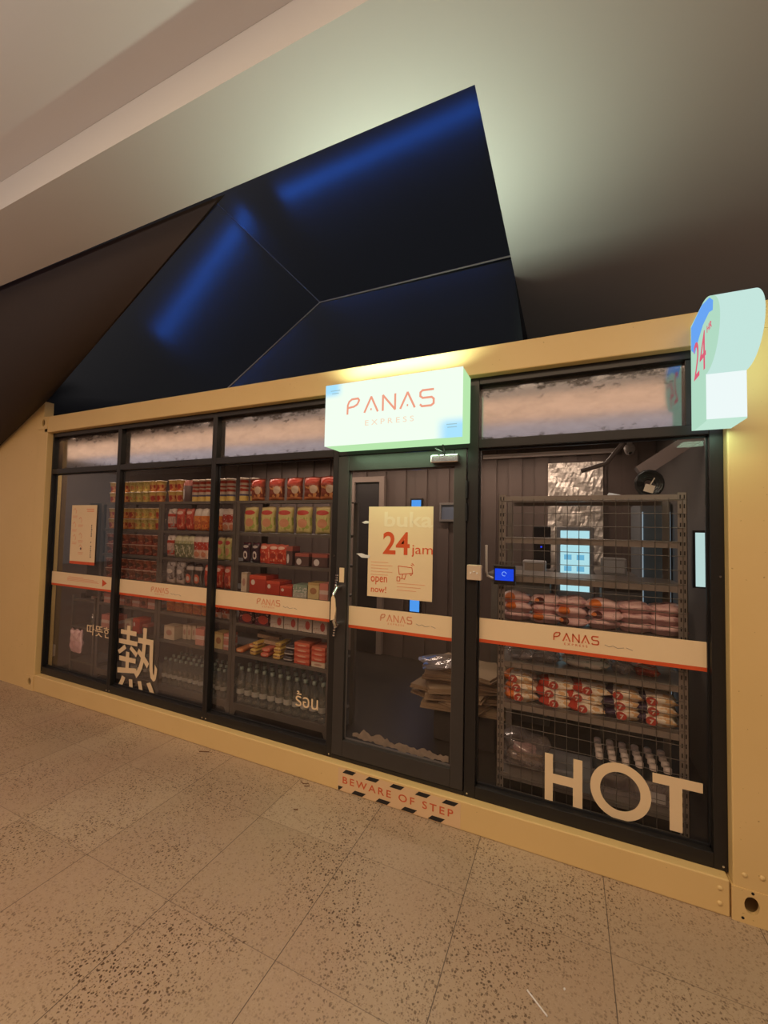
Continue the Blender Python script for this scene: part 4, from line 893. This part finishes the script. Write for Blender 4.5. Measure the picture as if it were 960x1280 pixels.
foil('foil_sheet', 4.995, 5.525, 1.35, 2.495, 2.335, 'crumpled silver foil sheet on the back wall behind the payment screen')
# payment kiosk
ki = thing('payment_kiosk', 'payment kiosk with a tall bright screen behind the mesh rack', 'kiosk', (5.27, 1.62, .15))
abs_child(MB().box(5.10, 5.40, 1.53, 1.60, 1.15, 1.80), 'screen_housing', mat('kiosk_grey', (.28, .27, .27), .4), ki, .01)
abs_child(MB().box(5.135, 5.365, 1.524, 1.53, 1.235, 1.765), 'screen', emis('kiosk_screen', (.48, .88, 1), 1.05), ki)
c = MB()
for i in range(2):
    for j in range(3): c.box(5.165+i*.10, 5.225+i*.10, 1.5225, 1.524, 1.31+j*.10, 1.355+j*.10)
abs_child(c, 'screen_tiles', emis('kiosk_tile', (.20, .62, .95), .9), ki)
abs_child(MB().box(5.20, 5.30, 1.56, 1.68, .19, 1.15).box(5.08, 5.42, 1.48, 1.76, .15, .19), 'stand', BLACK, ki)
for (loc, sx, sz, label, m_) in (((5.55, 1.5, 1.40), .19, .14, 'white-rimmed box on the counter right of the payment screen', mat('till_grey', (.35, .33, .31), .5)),
                              ((4.93, 1.3, 1.38), .19, .12, 'rounded pale machine on the counter left of the payment screen', mat('till_pale', (.40, .38, .37), .5)),
                              ((4.965, 1.75, 1.40), .16, .40, 'black cabinet with a tiny blue light left of the payment screen', BLACK)):
    r = thing('counter_machine', label, 'machine', (loc[0], loc[1], loc[2]-.0)); x, y, z = loc
    MB().box(-sx/2, sx/2, 0, .12, 0, sz).build('casing', m_, r, .012)
    if 'blue' in label: MB().box(-.008, .004, -.004, 0, .20, .212).build('indicator_light', emis('tiny_blue', (.02, .05, 1), 2), r)
    else: MB().box(-sx/2+.02, sx/2-.02, -.004, 0, .02, sz-.02).build('front_panel', mat('panel_rim', (.52, .50, .48), .4) if 'white' in label else GREYP, r)
ct = thing('service_counter', 'dim grey service counter at the back of the shop', 'counter', (5.1, 1.6, .15))
abs_child(MB().box(4.55, 5.75, 1.25, 2.2, 1.34, 1.379).box(4.55, 5.05, 1.30, 2.2, .15, 1.34) if False else MB().box(4.55, 5.075, 1.22, 2.2, 1.34, 1.379).box(5.425, 5.75, 1.22, 2.2, 1.34, 1.379), 'worktop', GREYW, ct)
abs_child(MB().box(4.58, 5.06, 1.26, 2.15, .15, 1.34), 'cupboard', GREYW, ct); abs_child(MB().box(5.44, 5.72, 1.26, 2.15, .15, 1.34), 'cupboard', GREYW, ct)
# glass fridge at the right end
fr = thing('drinks_fridge', 'tall glass-door drinks fridge at the right end of the shop', 'fridge', (5.86, 1.9, .15))
abs_child(MB().box(5.765, 5.99, 1.70, 2.28, .16, 2.02), 'cabinet', mat('fridge_body', (.20, .22, .24), .4), fr, .01)
abs_child(MB().box(5.785, 5.97, 1.692, 1.70, .30, 1.94), 'door_glass', mat('fridge_glass', (.16, .22, .26), .15), fr)
abs_child(MB().box(5.775, 5.785, 1.68, 1.70, .30, 1.94), 'door_handle', emis('fridge_strip', (.55, .75, .9), .55), fr)
abs_child(MB().box(5.97, 5.98, 1.68, 1.70, .30, 1.94), 'light_strip', MATS['fridge_strip'], fr)
s3 = thing('wall_screen', 'narrow bright pale screen seen beside the right post', 'screen', (5.97, .8, 1.42))
abs_child(MB().box(5.93, 5.995, .79, .82, 1.41, 1.78), 'casing', BLACK, s3); abs_child(MB().box(5.945, 5.994, .785, .79, 1.42, 1.765), 'display', emis('pale_screen', (.65, .95, .95), .9), s3)
# security camera, blue light bar, ceiling trunking, door opening at the back
sc_ = thing('security_camera', 'small round security camera under the shop ceiling', 'camera', (5.70, 1.8, 2.50))
MB().lathe([(0, .06), (.035, .05), (.045, .02), (.045, 0), (.03, -.03), (0, -.045)], n=16).build('dome', mat('camera_grey', (.35, .30, .27), .4), sc_); MB().lathe([(.012, -.03), (.018, -.035), (.01, -.05), (0, -.052)], n=12).build('lens', BLACK, sc_).location = (0, -.03, .01)
MB().box(-.02, .02, -.02, .02, .05, .26).build('bracket', MATS['camera_grey'], sc_)
tag(MB().box(4.30, 5.66, 2.30, 2.36, 2.575, 2.62).build('cable_trunking', mat('trunking', (.62, .52, .46), .4)), 'long pale trunking high on the back wall above the foil', 'trunking')
bb = thing('blue_light_bar', 'upright glowing blue light bar behind the door poster', 'lamp', (3.48, 2.32, .75))
abs_child(MB().box(3.40, 3.56, 2.34, 2.37, .72, 2.13), 'housing', BLACK, bb); abs_child(MB().box(3.42, 3.54, 2.33, 2.34, .74, 2.11), 'tube', emis('blue_bar', (.08, .36, 1), 1.1), bb)
wd = thing('inner_window', 'small framed window high in the back wall seen through the door', 'window', (4.6, 2.3, 1.85))
abs_child(MB().box(3.78, 4.16, 2.33, 2.37, 2.05, 2.075).box(3.78, 4.16, 2.33, 2.37, 1.85, 1.875).box(3.78, 3.80, 2.33, 2.37, 1.875, 2.05).box(4.14, 4.16, 2.33, 2.37, 1.875, 2.05), 'frame', RACKG, wd); abs_child(MB().box(3.80, 4.14, 2.35, 2.36, 1.875, 2.05), 'pane', mat('blue_grey_pane', (.16, .19, .26), .3), wd)
ir = thing('inner_doorway', 'tall dark inner doorway with a pale frame at the back of the shop', 'doorway', (2.8, 2.3, .15))
abs_child(MB().box(2.55, 2.62, 2.31, 2.37, .16, 2.42).box(2.98, 3.05, 2.31, 2.37, .16, 2.42).box(2.62, 2.98, 2.31, 2.37, 2.35, 2.42), 'frame', mat('doorway_frame', (.30, .23, .19), .6), ir); abs_child(MB().box(2.62, 2.98, 2.345, 2.37, .16, 2.35), 'door_panel', mat('dark_door', (.035, .03, .03), .5), ir)
# shop ceiling tube fitting
tf = thing('tube_light', 'long tube light under the shop ceiling', 'light', (3.2, 1.95, 2.76)); abs_child(MB().box(.9, 5.5, 1.92, 1.98, 2.63, 2.757), 'housing', WHITE, tf)

# flattened cardboard behind the door
base = MB().box(4.26, 4.72, .64, 1.10, .15, .40).build('storage_box', mat('dark_box', (.06, .05, .045), .6), None, .01); tag(base, 'dark storage box on the floor under the flattened cardboard', 'box')
zc = .402
for i, (a, dx, dy, w, d_) in enumerate(((.10, 0, 0, .62, .50), (-.35, -.05, -.03, .60, .46), (.25, .02, .0, .66, .44), (-.15, -.07, -.02, .58, .48), (.4, .0, -.04, .60, .42), (-.05, .02, .0, .64, .40), (.18, -.03, .01, .56, .44), (-.3, .01, 0, .60, .38))):
    th = .030 if i % 2 else .04
    c = MB().box(-w/2, w/2, -d_/2, d_/2, 0, th*.35).box(-w/2+.004, w/2-.012, -d_/2+.01, d_/2, th*.38, th*.9)
    o = c.build('flattened_carton', CARD); o.location = (4.46+dx, .84+dy, zc); o.rotation_euler = (0, 0, a); zc += th
    tag(o, 'flattened cardboard carton, %s from the bottom of the stack inside the door' % ORD[i], 'cardboard', 'flattened cartons inside the door')
o = pillow_mb(.36, .30, .045, 14, 12, .02, 9, True).build('plastic_sheet', CLB); o.location = (4.30, .74, zc+.004); o.rotation_euler = (0, 0, .5); tag(o, 'shiny clear plastic wrap thrown on top of the cardboard inside the door', 'plastic sheet')
o = MB().prism([(-.25, .10), (.25, .10), (.03, -.13)], 'y', 0, .006).build('cardboard_sheet', CARD); o.location = (5.03, .66, .60); tag(o, 'triangular cardboard corner hanging below the shelf of croissant bags', 'cardboard')

# far left of the shop
lr = thing('wire_rack', 'low dark rack at the left end of the shop with pink bags hanging', 'rack', (.56, .35, .15))
for (px, py) in ((.36, .22), (.735, .22), (.36, .48), (.735, .48)): abs_child(MB().box(px, px+.025, py, py+.025, .15, .97), 'post', RACKM, lr)
for z in (.935, .655, .30): abs_child(MB().box(.385, .735, .22, .505, z-.02, z), 'shelf', RACKM, lr)
for i, x in enumerate((.47, .55)):
    o = lumpy('pink_bag', .10, .24, .05, M['bread_pink'], (x, .20, .385), ('left' if i == 0 else 'right')+' long pink bag hanging from the low rack at the left end', 30+i, 'bag', 0, False)
o = MB().box(-.045, .045, -.03, .03, 0, .05).build('card_reader', BLACK, None, .005); o.location = (.46, .30, .937); tag(o, 'small black card reader on the low rack at the left end', 'card reader')
o = MB().box(-.06, .06, -.05, .05, 0, .06).build('carton', M['box_white'], None, .003); o.location = (.66, .32, .937); tag(o, 'pale flat box beside the card reader on the low rack', 'box')
o = bottle(.022, .12, CAPW, False); o.location = (.60, .30, .657); o['label'] = 'tiny white bottle on the middle shelf of the low rack'
o = MB().box(-.19, .19, -.12, .12, 0, .13).build('storage_box', MATS['dark_box'], None, .008); o.location = (.56, .36, .152); tag(o, 'dark box on the floor under the low rack at the left end', 'box')
tag(MB().box(.93-.0, .935, .64, 1.30, .15, 2.0).build('partition_board', BROWNW) if False else MB().box(.585, .81, .22, .26, .985, 1.95).build('black_display_board', BLACK, None, .006), 'black display board behind the instruction poster', 'display board')
pp = thing('socket_conduit', 'pale vertical conduit with a socket box in the left corner', 'conduit', (.10, .17, .30))
abs_child(MB().tube([(.10, .165, .40), (.10, .165, 2.70)], .012, 8), 'pipe', PIPEM, pp); abs_child(MB().box(.065, .15, .14, .20, .30, .42), 'socket_box', PIPEM, pp, .006); abs_child(MB().lathe([(0, 0), (.022, 0), (.026, .03), (.012, .045), (0, .045)], (.135, .12, .32), 12), 'plug', WHITE, pp)
